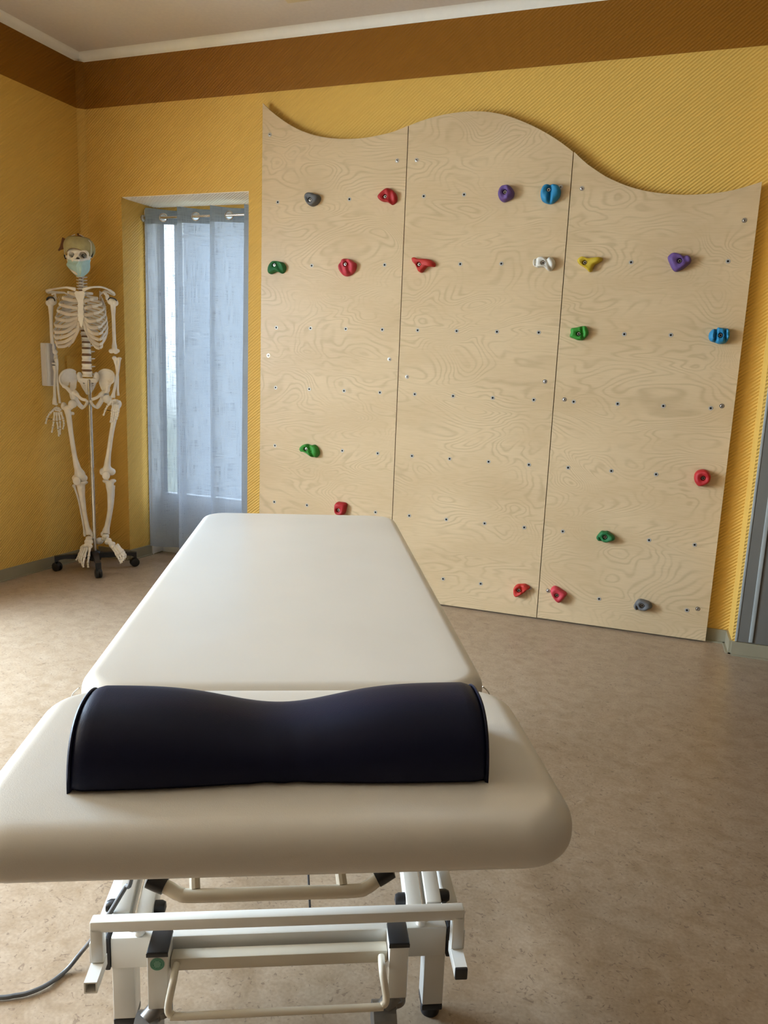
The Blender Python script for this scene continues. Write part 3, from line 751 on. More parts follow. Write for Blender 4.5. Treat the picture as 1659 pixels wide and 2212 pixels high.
# scapulas
for s, gl_, ac in ((-1, (262, 1140), (150, 1040)), (1, (1050, 1120), (1145, 1075))):
    G = c1(gl_[0], gl_[1], -.005); A = c1(ac[0], ac[1], -.018)
    med = cen2+s*.075; lat = (G-HUB).dot(LV)
    blade = [Lp(lat-s*.005, -.022, G.z+.010), Lp(med, -.088, G.z+.040), Lp(med-s*.004, -.098, G.z-.010), Lp(med+s*.012, -.098, G.z-.085), Lp(med+s*.022, -.092, G.z-.112), Lp(med+s*.035, -.085, G.z-.10), Lp(lat-s*.018, -.045, G.z-.030)]
    b = B(); b.prism(blade, FV*.0045+LV*(.002*s))
    b.tube([Lp(med, -.098, G.z+.020), Lp((med+lat)/2, -.070, G.z+.038), A-FV*.012, A], [.004, .006, .009, .008], 10)
    b.ell(G, (.010, .013, .018), RB); b.tube([G-FV*.012, Lp(lat-s*.012, .022, G.z+.026), Lp(lat+s*.004, .030, G.z+.016)], [.008, .006, .006], 10)
    for k in (1, 4):
        b.tube([blade[k], blade[(k+1) % 7]], .0035, 8)
    part(b, 'scapula', remesh=.003, smooth=2, ang=180)

def longbone(name, pts, rad, knobs=(), rm=.0026, sm=3, fl=1.0, parent=None):
    P = cr(pts, 6); R = lerp_list(rad, 6)
    b = B(); b.tube(P, R, 14, flat=fl)
    for (c, r) in knobs: b.ell(c, r, RB if not isinstance(r, float) else None)
    return part(b, name, None, parent, remesh=rm, smooth=sm, ang=180)
# humerus
longbone('humerus', [c1(212,1205,0), c1(205,1260,0), c1(210,1450,.004), c1(222,1750,.0), c1(232,1880,-.002), c1(236,1925,-.002)], [.017,.014,.0095,.0095,.014,.012],
         [(c1(232,1185,-.002), (.022,.022,.020)), (c1(165,1205,.006), (.013,.016,.016)), (c1(205,1935,0), (.014,.013,.013)), (c1(265,1935,0), (.016,.012,.014)), (c1(188,1925,0), (.010,.010,.010))])
longbone('humerus', [c1(1130,1195,0), c1(1135,1260,0), c1(1142,1450,.004), c1(1152,1750,.0), c1(1155,1870,-.002), c1(1158,1925,-.002)], [.017,.014,.0095,.0095,.014,.012],
         [(c1(1108,1180,-.002), (.022,.022,.020)), (c1(1175,1205,.006), (.014,.016,.017)), (c1(1110,1925,0), (.015,.012,.013)), (c1(1175,1930,0), (.015,.013,.014)), (c1(1205,1920,0), (.011,.010,.010))])
for pts in ([(150,1175),(160,1135),(205,1120),(250,1140),(265,1180)], [(1062,1165),(1085,1132),(1130,1132),(1170,1150),(1190,1180)]):
    b = B(); b.tube(cr([c1(x, y, .012) for x, y in pts], 5), .0030, 8, flat=2.4); part(b, 'shoulder_strap', M['black'], label='dark strap over the shoulder joint')
# forearms
longbone('ulna', [c2(268,50,-.012), c2(275,95,-.004), c2(290,160,0), c2(298,350,0), c2(320,600,0), c2(336,720,0), c2(342,770,0)], [.014,.012,.0105,.0075,.0062,.0065,.0080], [(c2(262,30,-.016), (.013,.014,.014)), (c2(285,112,.012), (.010,.010,.010))])
longbone('radius', [c2(255,208,.012), c2(258,245,.012), c2(268,310,.012), c2(262,480,.008), c2(264,640,.004), c2(262,740,.002), c2(266,785,0)], [.0095,.0085,.0075,.0075,.0085,.012,.014], [(c2(250,172,.014), (.012,.012,.006)), (c2(285,780,0), (.010,.012,.008))])
longbone('ulna', [c2(1168,95,-.006), c2(1175,140,0), c2(1190,220,0), c2(1205,400,0), c2(1205,560,0), c2(1212,655,0)], [.0135,.0115,.0085,.0068,.0062,.0080], [(c2(1155,95,-.01), (.012,.014,.012)), (c2(1190,110,.010), (.010,.010,.010))])
longbone('radius', [c2(1228,110,.012), c2(1222,160,.012), c2(1212,260,.014), c2(1178,440,.014), c2(1150,590,.010), c2(1130,680,.006)], [.0105,.0085,.0080,.0080,.0085,.0140], [(c2(1232,98,.012), (.012,.012,.007)), (c2(1105,682,.004), (.008,.012,.008))])
# hands
def phal(b, pts, r0, r1):
    for i in range(len(pts)-1):
        p, q = pts[i], pts[i+1]; d = (q-p); g = d*.04
        ra = r0+(r1-r0)*i/(len(pts)-1)
        b.tube([p+g, p+d*.14, p+d*.5, p+d*.86, q-g], [ra*1.05, ra*1.15, ra*.72, ra*1.12, ra*.95], 10)
def hand(cc, carp, fingers, f0):
    b = B()
    for (x, y, r) in carp: b.ell(cc(x, y, f0+random.uniform(-.004, .004)), (r, r*.9, r*.85), RB, 12, 8)
    h = part(b, 'hand', ang=180)
    for (pts, nm) in fingers:
        b = B(); P = [cc(*p) for p in pts]; phal(b, P, .0062, .0040); part(b, nm, None, h, ang=180)
hand(c2, [(268,845,.008),(295,835,.009),(325,845,.009),(350,862,.008),(285,868,.008),(312,872,.008),(335,880,.007),(250,862,.007)],
 [([(245,868,.004),(190,918,.014),(150,985,.018),(128,1080,.02)], 'thumb_bones'), ([(266,895,.002),(250,1035,.01),(238,1115,.012),(218,1210,.01)], 'finger_bones'),
  ([(295,895,0),(298,1038,.006),(318,1160,.008),(326,1268,.006)], 'finger_bones'), ([(325,895,0),(345,1030,.004),(347,1140,.006),(342,1240,.004)], 'finger_bones'), ([(355,890,0),(392,1012,.002),(402,1085,.004),(384,1160,.004)], 'finger_bones')], .0)
b = B(); b.tube([c2(165,998,.018), c2(232,1008,.012)], .0014, 6); part(b, 'wire', M['pit'])
hand(c2, [(1135,728,.008),(1160,722,.009),(1190,728,.009),(1212,742,.009),(1145,755,.008),(1175,758,.008),(1205,768,.008)],
 [([(1112,745,.070),(1055,800,.075),(1020,865,.075),(990,955,.07)], 'thumb_bones'), ([(1140,775,.06),(1118,890,.07),(1112,965,.07),(1095,1060,.07)], 'finger_bones'),
  ([(1160,780,.06),(1150,895,.07),(1140,970,.07),(1118,1052,.07)], 'finger_bones'), ([(1188,785,.06),(1186,895,.07),(1178,960,.07),(1160,1040,.07)], 'finger_bones'), ([(1212,790,.06),(1216,885,.07),(1206,945,.07),(1188,1010,.07)], 'finger_bones')], .045)
b = B(); b.tube([c2(1035,868,.075), c2(1105,882,.07)], .0014, 6); part(b, 'wire', M['pit'])

# pelvis
for s in (-1, 1):
    if s < 0:
        rim = [(590,480,-.02),(600,420,-.04),(578,300,-.05),(535,272,-.04),(475,264,-.02),(400,285,.0),(352,340,.02),(335,400,.034),(350,460,.04),(385,505,.045),(440,535,.045),(480,580,.03),(540,600,.02),(585,540,.0)]
        acet = (540, 650); pub = [(560,590,.01),(600,640,.035),(660,700,.058),(735,722,.066)]; isc = [(560,660,-.005),(610,760,-.02),(680,830,-.028),(730,790,.01),(750,735,.055)]
    else:
        rim = [(925,480,-.02),(908,420,-.04),(915,320,-.05),(950,285,-.04),(1010,264,-.02),(1090,280,.0),(1140,325,.02),(1150,390,.034),(1135,445,.04),(1080,490,.045),(1060,530,.045),(1060,580,.03),(1000,620,.02),(955,560,.0)]
        acet = (1010, 640); pub = [(1000,600,.01),(940,650,.035),(880,690,.058),(815,712,.066)]; isc = [(1000,650,-.005),(950,750,-.02),(890,825,-.028),(830,790,.01),(800,735,.055)]
    b = B()
    P = [c2(*q) for q in rim]; n = len(P)
    c = sum(P, Vector())/n-FV*.022
    vs = [c]; fs = []
    K_ = 5
    for k in range(1, K_+1):
        t = k/K_
        for p in P:
            q = c.lerp(p, t); vs.append(q-FV*.006*math.sin(PI*t))
    vs2 = [v-FV*(.006) for v in vs]; off = len(vs)
    def idx(k, j): return 1+(k-1)*n+(j % n)
    for j in range(n):
        fs.append((0, idx(1, j), idx(1, j+1))); fs.append((off, off+idx(1, j+1), off+idx(1, j)))
        for k in range(1, K_):
            fs.append((idx(k, j), idx(k+1, j), idx(k+1, j+1), idx(k, j+1))); fs.append((off+idx(k, j), off+idx(k, j+1), off+idx(k+1, j+1), off+idx(k+1, j)))
        fs.append((idx(K_, j), off+idx(K_, j), off+idx(K_, j+1), idx(K_, j+1)))
    b._new(vs+vs2, fs)
    b.tube(cr(P[2:12], 4), .0058, 10)
    A = c2(acet[0], acet[1], .0); b.ell(A, (.024, .024, .026), RB)
    b.tube(cr([c2(*q) for q in rim[9:12]]+[A], 3), .010, 10)
    b.tube(cr([c2(*q) for q in pub], 5), [.012]*6+[.0085]*10, 12)
    b.tube(cr([c2(*q) for q in isc], 5), [.013]*11+[.0075]*10, 12)
    cutb = B(); cutb.ell(A+LV*s*.018+FV*.012-UP*.004, (.021, .021, .021), RB)
    part(b, 'hip_bone', remesh=.0028, smooth=3, ang=180, cut=[cutb])
b = B()
sacr = [(760,395,.0,.036),(760,440,-.012,.040),(762,490,-.028,.034),(764,540,-.040,.027),(766,590,-.045,.018),(767,640,-.038,.010)]
vs = []; fs = []; nn = 16
for (x, y, f, hw) in sacr:
    c = c2(x, y, f)
    for k in range(nn):
        a = 2*PI*k/nn; vs.append(c+LV*math.cos(a)*hw*1.25+FV*math.sin(a)*(.014 if hw > .02 else .007))
for i in range(len(sacr)-1):
    for k in range(nn): fs.append((i*nn+k, i*nn+(k+1) % nn, (i+1)*nn+(k+1) % nn, (i+1)*nn+k))
fs += [tuple(range(nn)), tuple(range((len(sacr)-1)*nn, len(sacr)*nn))[::-1]]
b._new(vs, fs)
for s in (-1, 1):
    b.ell(c2(760+s*125, 370, -.015), (.016, .016, .026), RB); b.tube([c2(760+s*125, 330, -.01), c2(760+s*110, 430, -.015), c2(760+s*60, 480, -.02)], [.010, .016, .010], 10)
cuts = []
for y, hw in ((470, 52), (505, 44), (548, 36)):
    for s in (-1, 1):
        cb = B(); cb.ell(c2(762+s*hw*1.25, y, -.006), (.006, .02, .0045), RB); cuts.append(cb)
part(b, 'sacrum', remesh=.0028, smooth=2, ang=180, cut=cuts)

# legs
longbone('femur', [c2(425,815,0), c2(455,880,.004), c2(478,1000,.012), c2(512,1250,.022), c2(560,1550,.02), c2(600,1720,.012), c2(638,1830,.004), c2(640,1880,0)], [.017,.018,.0145,.0125,.013,.018,.030,.026],
   [(c2(532,778,.012), (.0235,.0235,.0235)), (c2(400,810,-.006), (.016,.018,.022)), (c2(470,830,.006), (.026,.015,.015)), (c2(535,920,-.008), (.009,.010,.010)), (c2(582,1885,-.006), (.021,.028,.021)), (c2(690,1885,-.006), (.023,.028,.021))])
longbone('femur', [c2(1205,790,0), c2(1180,860,.004), c2(1158,980,.012), c2(1112,1220,.022), c2(1072,1500,.02), c2(1050,1680,.012), c2(1050,1760,.004), c2(1055,1800,0)], [.017,.018,.0145,.0125,.013,.018,.028,.026],
   [(c2(1045,705,.012), (.0235,.0235,.0235)), (c2(1222,780,-.006), (.015,.018,.022)), (c2(1120,760,.006), (.030,.015,.015)), (c2(985,1790,-.006), (.019,.028,.021)), (c2(1110,1790,-.006), (.023,.028,.021))])
for c_ in (c2(592,1928,.038), c2(1030,1850,.042)):
    b = B(); b.ell(c_, (.0215, .010, .0235), RB); part(b, 'patella', ang=180)
longbone('tibia', [c3(600,275,0), c3(605,330,.004), c3(622,480,.008), c3(655,700,.006), c3(690,880,.002), c3(712,955,0), c3(716,985,0)], [.030,.022,.0165,.0125,.0130,.0185,.020], [(c3(555,270,0), (.020,.024,.011)), (c3(650,270,0), (.020,.024,.011)), (c3(755,990,0), (.010,.012,.014)), (c3(598,355,.02), (.012,.008,.016))])
longbone('fibula', [c3(512,315,-.018), c3(525,360,-.016), c3(562,480,-.014), c3(605,680,-.010), c3(640,880,-.006), c3(655,985,-.002), c3(660,1015,0)], [.0085,.0060,.0048,.0045,.0048,.0075,.0060], [(c3(508,315,-.018), (.010,.011,.010))])
longbone('tibia', [c3(1000,250,0), c3(1003,310,.004), c3(1008,450,.008), c3(1000,660,.006), c3(965,850,.002), c3(945,935,0), c3(942,965,0)], [.028,.022,.0160,.0125,.0125,.0175,.019], [(c3(948,248,0), (.018,.024,.011)), (c3(1045,248,0), (.018,.024,.011)), (c3(900,980,0), (.010,.012,.014)), (c3(985,340,.02), (.012,.008,.016))])
longbone('fibula', [c3(1055,310,-.030), c3(1058,400,-.028), c3(1048,560,-.024), c3(1020,740,-.018), c3(990,900,-.012), c3(985,985,-.004)], [.0085,.0055,.0048,.0045,.0052,.0078])
def foot(talus, heel, tars, toes, nm='foot'):
    b = B()
    for (x, y, f, rx, ry, rz) in [talus, heel]+tars: b.ell(c3(x, y, f), (rx, ry, rz), RB, 14, 10)
    ft = part(b, nm, remesh=.0024, smooth=1, ang=180)
    for t in toes:
        b = B(); phal(b, [c3(*q) for q in t], .0072, .0048); part(b, 'toe_bones', None, ft, ang=180)
foot((718,1040,.0,.020,.022,.016), (700,1085,-.045,.018,.032,.020), [(690,1085,.03,.016,.016,.014), (735,1090,.03,.016,.018,.014), (665,1140,.045,.013,.016,.012), (700,1135,.045,.011,.014,.011), (735,1150,.05,.013,.014,.013), (640,1150,.04,.012,.014,.011), (620,1165,.035,.011,.014,.010)],
 [[(728,1165,.055),(712,1300,.10),(700,1385,.125),(705,1445,.135)], [(690,1165,.06),(652,1310,.11),(634,1390,.135),(640,1440,.145)], [(665,1170,.058),(615,1300,.105),(600,1350,.125),(632,1425,.135)], [(640,1175,.052),(588,1290,.095),(580,1340,.11),(592,1380,.12)], [(615,1180,.045),(578,1270,.08),(560,1310,.095),(535,1342,.10)]])
foot((945,1010,.0,.020,.022,.016), (862,1075,-.045,.022,.030,.020), [(930,1045,-.02,.02,.02,.014), (985,1070,.02,.018,.018,.016), (965,1095,.03,.014,.014,.013), (1015,1105,.035,.014,.016,.013), (1025,1135,.045,.014,.014,.014), (1050,1115,.04,.012,.014,.012), (1045,1160,.05,.013,.014,.012)],
 [[(1045,1175,.055),(1105,1280,.10),(1140,1340,.12),(1158,1388,.13)], [(1060,1155,.055),(1140,1270,.10),(1172,1330,.12),(1165,1375,.13)], [(1080,1135,.05),(1165,1250,.095),(1195,1300,.115),(1188,1350,.125)], [(1095,1125,.045),(1180,1235,.085),(1212,1290,.105),(1205,1330,.115)], [(1100,1120,.04),(1195,1225,.075),(1220,1270,.09),(1222,1305,.10)]])

# skull
SC0 = c8(830, 765, .01)      # cranium centre
b = B()
def sl(l, f, z): return SC0+LV*l+FV*f+UP*z
PX = 1/361./16.59
def s8(x, y, f): return c8(x, y, f)
b.ell(sl(0, -.020, .002), (.067, .088, .061), RB, 28, 20)
b.ell(s8(800, 830, .052), (.050, .026, .034), RB)                # forehead
b.ell(s8(810, 960, .060), (.056, .026, .030), RB)                # orbital block
b.ell(s8(800, 1130, .066), (.036, .028, .034), RB)               # maxilla
b.ell(s8(480, 1090, .045), (.014, .022, .013), RB); b.ell(s8(1150, 1110, .045), (.014, .022, .013), RB)   # cheek bones
b.tube(cr([s8(480, 1095, .05), s8(400, 1090, .02), s8(360, 1070, -.02)], 4), .0048, 8); b.tube(cr([s8(1150, 1115, .05), s8(1240, 1100, .02), s8(1280, 1080, -.02)], 4), .0048, 8)
b.tube([s8(775, 970, .082), s8(795, 1050, .092), s8(800, 1120, .094)], [.008, .009, .006], 10)                   # nasal bones
b.ell(s8(830, 1280, .066), (.030, .024, .020), RB)               # teeth block
cuts = []
for (x, y, rx) in ((575, 1000, .0170), (985, 1010, .0175)):
    cb = B(); cb.ell(s8(x, y, .078), (rx, .046, .0160), RB, 20, 14); cuts.append(cb)
cb = B(); cb.ell(s8(800, 1170, .094), (.009, .024, .013), RB, 14, 10); cuts.append(cb)
skull = part(b, 'skull', remesh=.0024, smooth=4, ang=180, cut=cuts)
for pts in ([(640,970,.052),(672,1010,.054),(655,1040,.054)], [(990,985,.048),(945,1030,.052),(985,1075,.054),(1030,1110,.056)], [(755,1150,.088),(800,1135,.092),(850,1155,.088)]):
    b = B(); b.tube(cr([s8(*p) for p in pts], 4), .0018, 8); part(b, 'fissure_shade', M['pit'], skull, 'black tube painting the shade of a skull gap')  # black tubes stand in for the shade inside the skull openings
b = B()
b.tube(cr([s8(440, 1150, -.010), s8(520, 1380, .0), s8(660, 1570, .044), s8(840, 1660, .072), s8(1030, 1580, .044), s8(1150, 1390, .0), s8(1220, 1160, -.010)], 6), [.008]*8+[.012]*21+[.008]*8, 12, flat=.8)
part(b, 'jawbone', None, skull, remesh=.0026, smooth=2, ang=180)
# cloth headband with bow (a thing worn on the skull)
HB = empty('headband', sl(0, 0, .0)); tag(HB, 'olive cloth headband with brown trim and bow on the skeleton head', 'headband')
b = B(); vs = []; fs = []; n = 60; rows = 10
R_ = RB
def capp(a, t):
    "a: angle from the front, t: 0 lower rim .. 1 crown"
    zlow = -.016-.034*min(1, abs(math.sin(a/1.0))**2.0)
    if abs(a) > PI*.5: zlow = -.048
    phi0 = math.asin(max(-1, min(1, zlow/.066))); phi = phi0+(.80-phi0)*t
    rx, ry, rz = .0725, .0985, .0650
    bulge = 1.0
    return sl(0, -.016, .004)+LV*math.sin(a)*rx*math.cos(phi)*bulge+FV*math.copysign(abs(math.cos(a))**.72, math.cos(a))*(ry+(.002 if abs(a) < PI/2 else 0))*math.cos(phi)*bulge+UP*rz*math.sin(phi)
for j in range(rows+1):
    for i in range(n):
        a = -PI+2*PI*i/n; p = capp(a, j/rows); vs.append(p)
for j in range(rows):
    for i in range(n):
        fs.append((j*n+i, j*n+(i+1) % n, (j+1)*n+(i+1) % n, (j+1)*n+i))
b._new(vs, fs)
capo = b.build('band_cloth', M['olive'], HB, org=HB.location, ang=180)
so = capo.modifiers.new('t', 'SOLIDIFY'); so.thickness = .0022; so.offset = 1
b = B(); b.tube([capp(-PI+2*PI*i/60, .0) for i in range(60)], .0022, 8, closed=True); b.build('lower_trim', M['brown_cloth'], HB, org=HB.location)
b = B()
for f_, r_ in ((.60, .0028),):
    b.tube([capp(-PI+2*PI*i/60, 1.0) for i in range(60)], r_, 8, closed=True)
b.build('upper_trim', M['brown_cloth'], HB, org=HB.location)
b = B(); tp = sl(0, -.020, .064); 
b.tube([tp+LV*-.006+UP*.002, tp+LV*.022-UP*.001+FV*.01], .0035, 8); b.tube([tp+LV*-.012+UP*.010, tp+LV*-.001+UP*.011], .0040, 8); b.tube([tp+LV*-.007, tp-LV*.007+UP*.010], .003, 8)
b.build('top_knot', M['brown_cloth'], HB, org=HB.location)
b = B()
pp = [(335,430),(290,395),(235,375),(220,460),(185,600),(150,720),(85,830),(105,860),(165,820),(240,800),(290,790),(285,640),(290,520)]
b.prism([s8(x, y, -.012) for x, y in pp], -FV*.010)
bo = b.build('bow', M['brown_cloth'], HB, org=HB.location, ang=40)
b = B(); b.tube(cr([s8(1300, 620, 0), s8(1335, 760, .0), s8(1325, 950, .0), s8(1280, 1090, .0)], 4), .0045, 8); b.tube(cr([s8(315, 1000, 0), s8(335, 1080, 0), s8(370, 1150, 0)], 4), .0035, 8); b.build('side_ribbon', M['black'], HB, org=HB.location)

# face mask
MK = empty('face_mask', s8(810, 1400, .07)); tag(MK, 'pale blue surgical mask over the skeleton jaw', 'face mask')
rowsm = [  # left x, right x, y, nose forward
 (395, 1265, 1075, 0), (425, 1250, 1160, .12), (450, 1240, 1250, .25), (360, 1240, 1340, .4), (430, 1250, 1440, .55), (520, 1235, 1540, .7), (590, 1190, 1630, .8), (690, 1090, 1720, .9), (780, 1000, 1790, 1.0)]
b = B(); vs = []; fs = []; nn = 24
for j, (xa, xb, y, t) in enumerate(rowsm):
    for i in range(nn+1):
        u = i/nn; x = xa+(xb-xa)*u
        dip = 85*math.sin(PI*u) if j < 2 else 40*math.sin(PI*u) if j < 4 else 0
        e = math.sin(PI*u)
        f = .030+.078*(e**.8)-(.02*abs(u-.52)*2)+.006*math.cos((u-.5)*26+j*.8)*(.3+t)*e
        if j > 6: f -= .010*(j-6)
        vs.append(s8(x, y+dip, f+.006))
for j in range(len(rowsm)-1):
    for i in range(nn):
        k = j*(nn+1)+i; fs.append((k, k+1, k+nn+2, k+nn+1))
b._new(vs, fs)
for f_ in b.bm.faces:
    pass
b.bm.faces.ensure_lookup_table()
for q in range(nn): b.bm.faces[q].material_index = 1
mo = b.build('mask_panel', [M['mask'], M['mask_white']], MK, org=MK.location, ang=180)
sd = mo.modifiers.new('s', 'SUBSURF'); sd.levels = 1; sd.render_levels = 2
so = mo.modifiers.new('t', 'SOLIDIFY'); so.thickness = .0012
b = B(); b.tube(cr([s8(395, 1085, .036), s8(330, 960, .022), s8(290, 640, .012), s8(340, 470, .012), s8(520, 350, .012), s8(700, 270, .008)], 5), .0016, 6); b.build('ear_loop', M['mask_white'], MK, org=MK.location)
b = B(); b.tube(cr([s8(1258, 1085, .036), s8(1272, 860, .040), s8(1268, 600, .040), s8(1180, 480, .034), s8(1000, 350, .024), s8(850, 270, .008)], 5), .0016, 6); b.build('ear_loop', M['mask_white'], MK, org=MK.location)

# ------------------------------------------------------------------ TREATMENT TABLE (local frame: x right, y away, z up; origin below the camera)
tdir = hit(675, 793, (0,0,1), (0,0,0)) if False else (rt2*((675-CX)/F_PX)+dn2*((793-CY)/F_PX)+fw)
tdir.z = 0; tdir.normalize(); ta = math.atan2(-tdir.x, tdir.y)
TN = Vector((tdir.y, -tdir.x, 0)); TO = Vector((CAM.x, CAM.y, 0))
OC = (-.030, 1.75)
troot = TO+TN*OC[0]+tdir*OC[1]
TABLE = empty('treatment_table', troot, ta); tag(TABLE, 'height-adjustable massage table with cream vinyl padding and white steel frame', 'treatment table')
def tb(b, name, mat, parent=None, label=None, **kw):
    "build from coordinates in camera-foot frame r,d,z"
    o = b.build(name, mat, parent or TABLE, org=(OC[0], OC[1], 0), **kw)
    if label: o['label'] = label
    return o
def tloc(u, v, z):
    p = wz(u, v, z)-TO; return Vector((p.dot(TN), p.dot(tdir), z))
def pad(b, r0, r1, d0, d1, z0, z1, R, e, ef=None, crown=.004, n=12, eb=None):
    "upholstered slab: plan corner radius R, edge rounding e"
    hw, hl = (r1-r0)/2, (d1-d0)/2; cx_, cy_ = (r0+r1)/2, (d0+d1)/2; h = z1-z0
    eb = eb or e*.6
    prof = []
    for k in range(7): a = PI/2*k/6; prof.append((eb*(1-math.sin(a)), z0+eb*.8*(1-math.cos(a))))
    prof = [(eb*(1-math.sin(PI/2*k/6)), z0+eb*(1-math.cos(PI/2*k/6))) for k in range(7)]
    prof += [(e*(1-math.cos(PI/2*k/9)), z1-e+e*math.sin(PI/2*k/9)) for k in range(10)]
    ins = [(i, z) for (i, z) in prof]
    mx = min(hw, hl)*.98
    for k in range(1, 9):
        t = k/8; i = e+(mx-e)*t; ins.append((i, z1+crown*math.sin(t*PI/2)))
    vs = []; fs = []; m = 4*(n+1)
    for (i, z) in ins:
        w, l = hw-i, hl-i; rr = max(R-i, min(w, l)*.12, .0005); rr = min(rr, w, l)
        for q, (sx, sy) in enumerate(((1, 1), (-1, 1), (-1, -1), (1, -1))):
            for k in range(n+1):
                a = PI/2*(q+k/n)
                vs.append((cx_+sx*(w-rr)+rr*math.cos(a), cy_+sy*(l-rr)+rr*math.sin(a), z))
    for j in range(len(ins)-1):
        for k in range(m): fs.append((j*m+k, j*m+(k+1) % m, (j+1)*m+(k+1) % m, (j+1)*m+k))
    fs.append(tuple(range(m))[::-1]); fs.append(tuple((len(ins)-1)*m+k for k in range(m)))
    b._new(vs, fs)
b = B(); pad(b, -.376, .312, 1.142, 2.672, .575, .650, .085, .030, crown=.003, n=14); tb(b, 'main_cushion', M['vinyl'], ang=180)
b = B(); pad(b, -.390, .330, .740, 1.139, .597, .660, .075, .036, crown=.002, n=14); tb(b, 'head_cushion', M['vinyl'], ang=180)
b = B()
for (p, q) in (((-.372, 1.150, .632), (-.366, 1.158, .646)), ((.308, 1.150, .632), (.302, 1.158, .646))): pass
b.tube(cr([(-.3745, 1.165, .600), (-.374, 1.160, .630), (-.360, 1.152, .6475)], 5), .0012, 6); b.tube(cr([(.3105, 1.165, .600), (.310, 1.160, .630), (.296, 1.152, .6475)], 5), .0012, 6)
tb(b, 'piping', M['vinyl'])
b = B(); b.box((-.34, 1.16, .558), (.28, 2.62, .5755), .003); tb(b, 'cushion_board', M['cream_metal'])
b = B(); b.box((-.33, .83, .578), (.27, 1.10, .5975), .003); tb(b, 'head_board', M['cream_metal'])
# upper frame
W = M['white_metal']
b = B()
for r in (-.25, .19): b.bar((r, 1.12, .535), (r, 2.5, .535), .04, .04)
for d in (1.30, 2.4): b.bar((-.25, d, .535), (.19, d, .535), .04, .038)
tb(b, 'upper_frame', W)
# base: cross beams, rails
def beam(d0, d1):
    b = B(); b.box((-.322, d0, .14), (.258, d1, .200), .004); o = tb(b, 'cross_beam', W)
    for x0, x1 in ((-.331, -.3222), (.2582, .267)):
        b = B(); b.box((x0, d0-.001, .139), (x1, d1+.001, .201), .002); tb(b, 'end_cap', M['black'], o, 'black plastic end cap')
beam(1.14, 1.20); beam(2.30, 2.36)
for r in (-.352, .285):
    b = B(); b.bar((r, 1.16, .155), (r, 2.34, .155), .022, .040); tb(b, 'base_rail', W)
for (r0, r1) in ((-.323, -.285), (.222, .260)):
    for d0 in (1.150, 2.31):
        b = B(); b.box((r0, d0, .030), (r1, d0+.040, .1395), .003); lg = tb(b, 'leg', W)
        b = B(); b.box((r0, d0, .018), (r1, d0+.040, .030), .002); b.lathe(((r0+r1)/2, d0+.02, 0), UP, [(0, 0), (.017, 0), (.018, .006), (.014, .018), (0, .018)], 20); tb(b, 'foot_pad', M['black'], lg, 'black rubber foot')
# lifting arms
for (r, z0, d0) in ((-.316, .185, 1.2015), (-.278, .178, 1.2015), (.207, .178, 1.2015), (.243, .185, 1.2015)):
    b = B(); b.bar((r, d0, z0), (r*.97-.001, 2.20, .50), .028, .045); tb(b, 'lifting_arm', W)
for (r, z, s) in ((-.2635, .193, 1), (.1925, .193, -1), (-.3305, .198, -1), (.2575, .198, 1)):
    b = B(); b.lathe((r, 1.222, z), (s, 0, 0), [(0, 0), (.012, 0), (.012, .012), (.009, .018), (0, .020)], 18); tb(b, 'pivot_knob', M['black'], label='black pivot knob')
# actuator
b = B(); b.box((-.045, 1.30, .200), (.000, 1.36, .232), .004); b.box((-.038, 1.36, .19), (-.008, 1.80, .225), .004); tb(b, 'actuator', W)
# caster posts
wheels = []
for (r0, r1, sgn) in ((-.250, -.217, -1), (.150, .183, 1)):
    b = B(); b.box((r0, 1.090, .105), (r1, 1.1395, .208), .002); ps = tb(b, 'caster_post', W)
    b = B(); b.box((r0-.001, 1.089, .2082), (r1+.001, 1.1405, .214), .0025); b.box((r0-.0012, 1.0885, .205), (r1+.0012, 1.0895, .212), .0004); tb(b, 'post_cap', M['black'], ps, 'black plastic cap')
    rc = (r0+r1)/2
    b = B(); b.lathe((rc, 1.115, .104), (0,0,-1), [(0, 0), (.016, 0), (.017, .006), (.013, .012), (.019, .016), (.019, .026), (0, .028)], 24)
    wc = Vector((rc+sgn*-.020 if sgn > 0 else rc-.020, 1.085, .036))
    NA = 14; an = [math.radians(-25+205*k/NA) for k in range(NA+1)]
    for s in (-1, 1):
        b.prism([(wc.x+s*.0165, wc.y+.004, wc.z-.008)]+[(wc.x+s*.0165, wc.y+.010+.044*math.cos(a), wc.z+.004+.044*math.sin(a)) for a in an], (s*.003, 0, 0))
    for k in range(NA):
        a, c = an[k], an[k+1]
        b.prism([(wc.x-.0195, wc.y+.010+q*math.cos(t), wc.z+.004+q*math.sin(t)) for q, t in ((.0405, a), (.0445, a), (.0445, c), (.0405, c))], (.039, 0, 0))
    b.tube(cr([(rc, 1.115, .090), ((rc+wc.x)/2, 1.108, .082), (wc.x, 1.098, .074)], 4), .017, 14)
    tb(b, 'caster_fork', M['caster_metal'], ps, ang=40)
    b = B(); b.lathe(wc-Vector((.011, 0, 0)), (1,0,0), [(.008, 0), (.026, .001), (.030, .003), (.0355, .004), (.036, .011), (.0355, .018), (.030, .019), (.026, .021), (.008, .022)], 30); b.tube([wc-Vector((.021, 0, 0)), wc+Vector((.021, 0, 0))], .006, 12); tb(b, 'wheel', M['rubber'], ps)
b = B(); b.box((-.2165, 1.108, .160), (.1495, 1.132, .184), .003); tb(b, 'caster_crossbar', M['cream_metal'])
b = B(); lp_ = [(-.206, 1.105, .176), (-.206, 1.075, .170), (-.212, 1.062, .134), (-.205, 1.058, .124), (-.19, 1.057, .122), (-.03, 1.057, .122), (.122, 1.057, .122), (.138, 1.058, .124), (.144, 1.062, .134), (.138, 1.075, .170), (.138, 1.105, .176)]
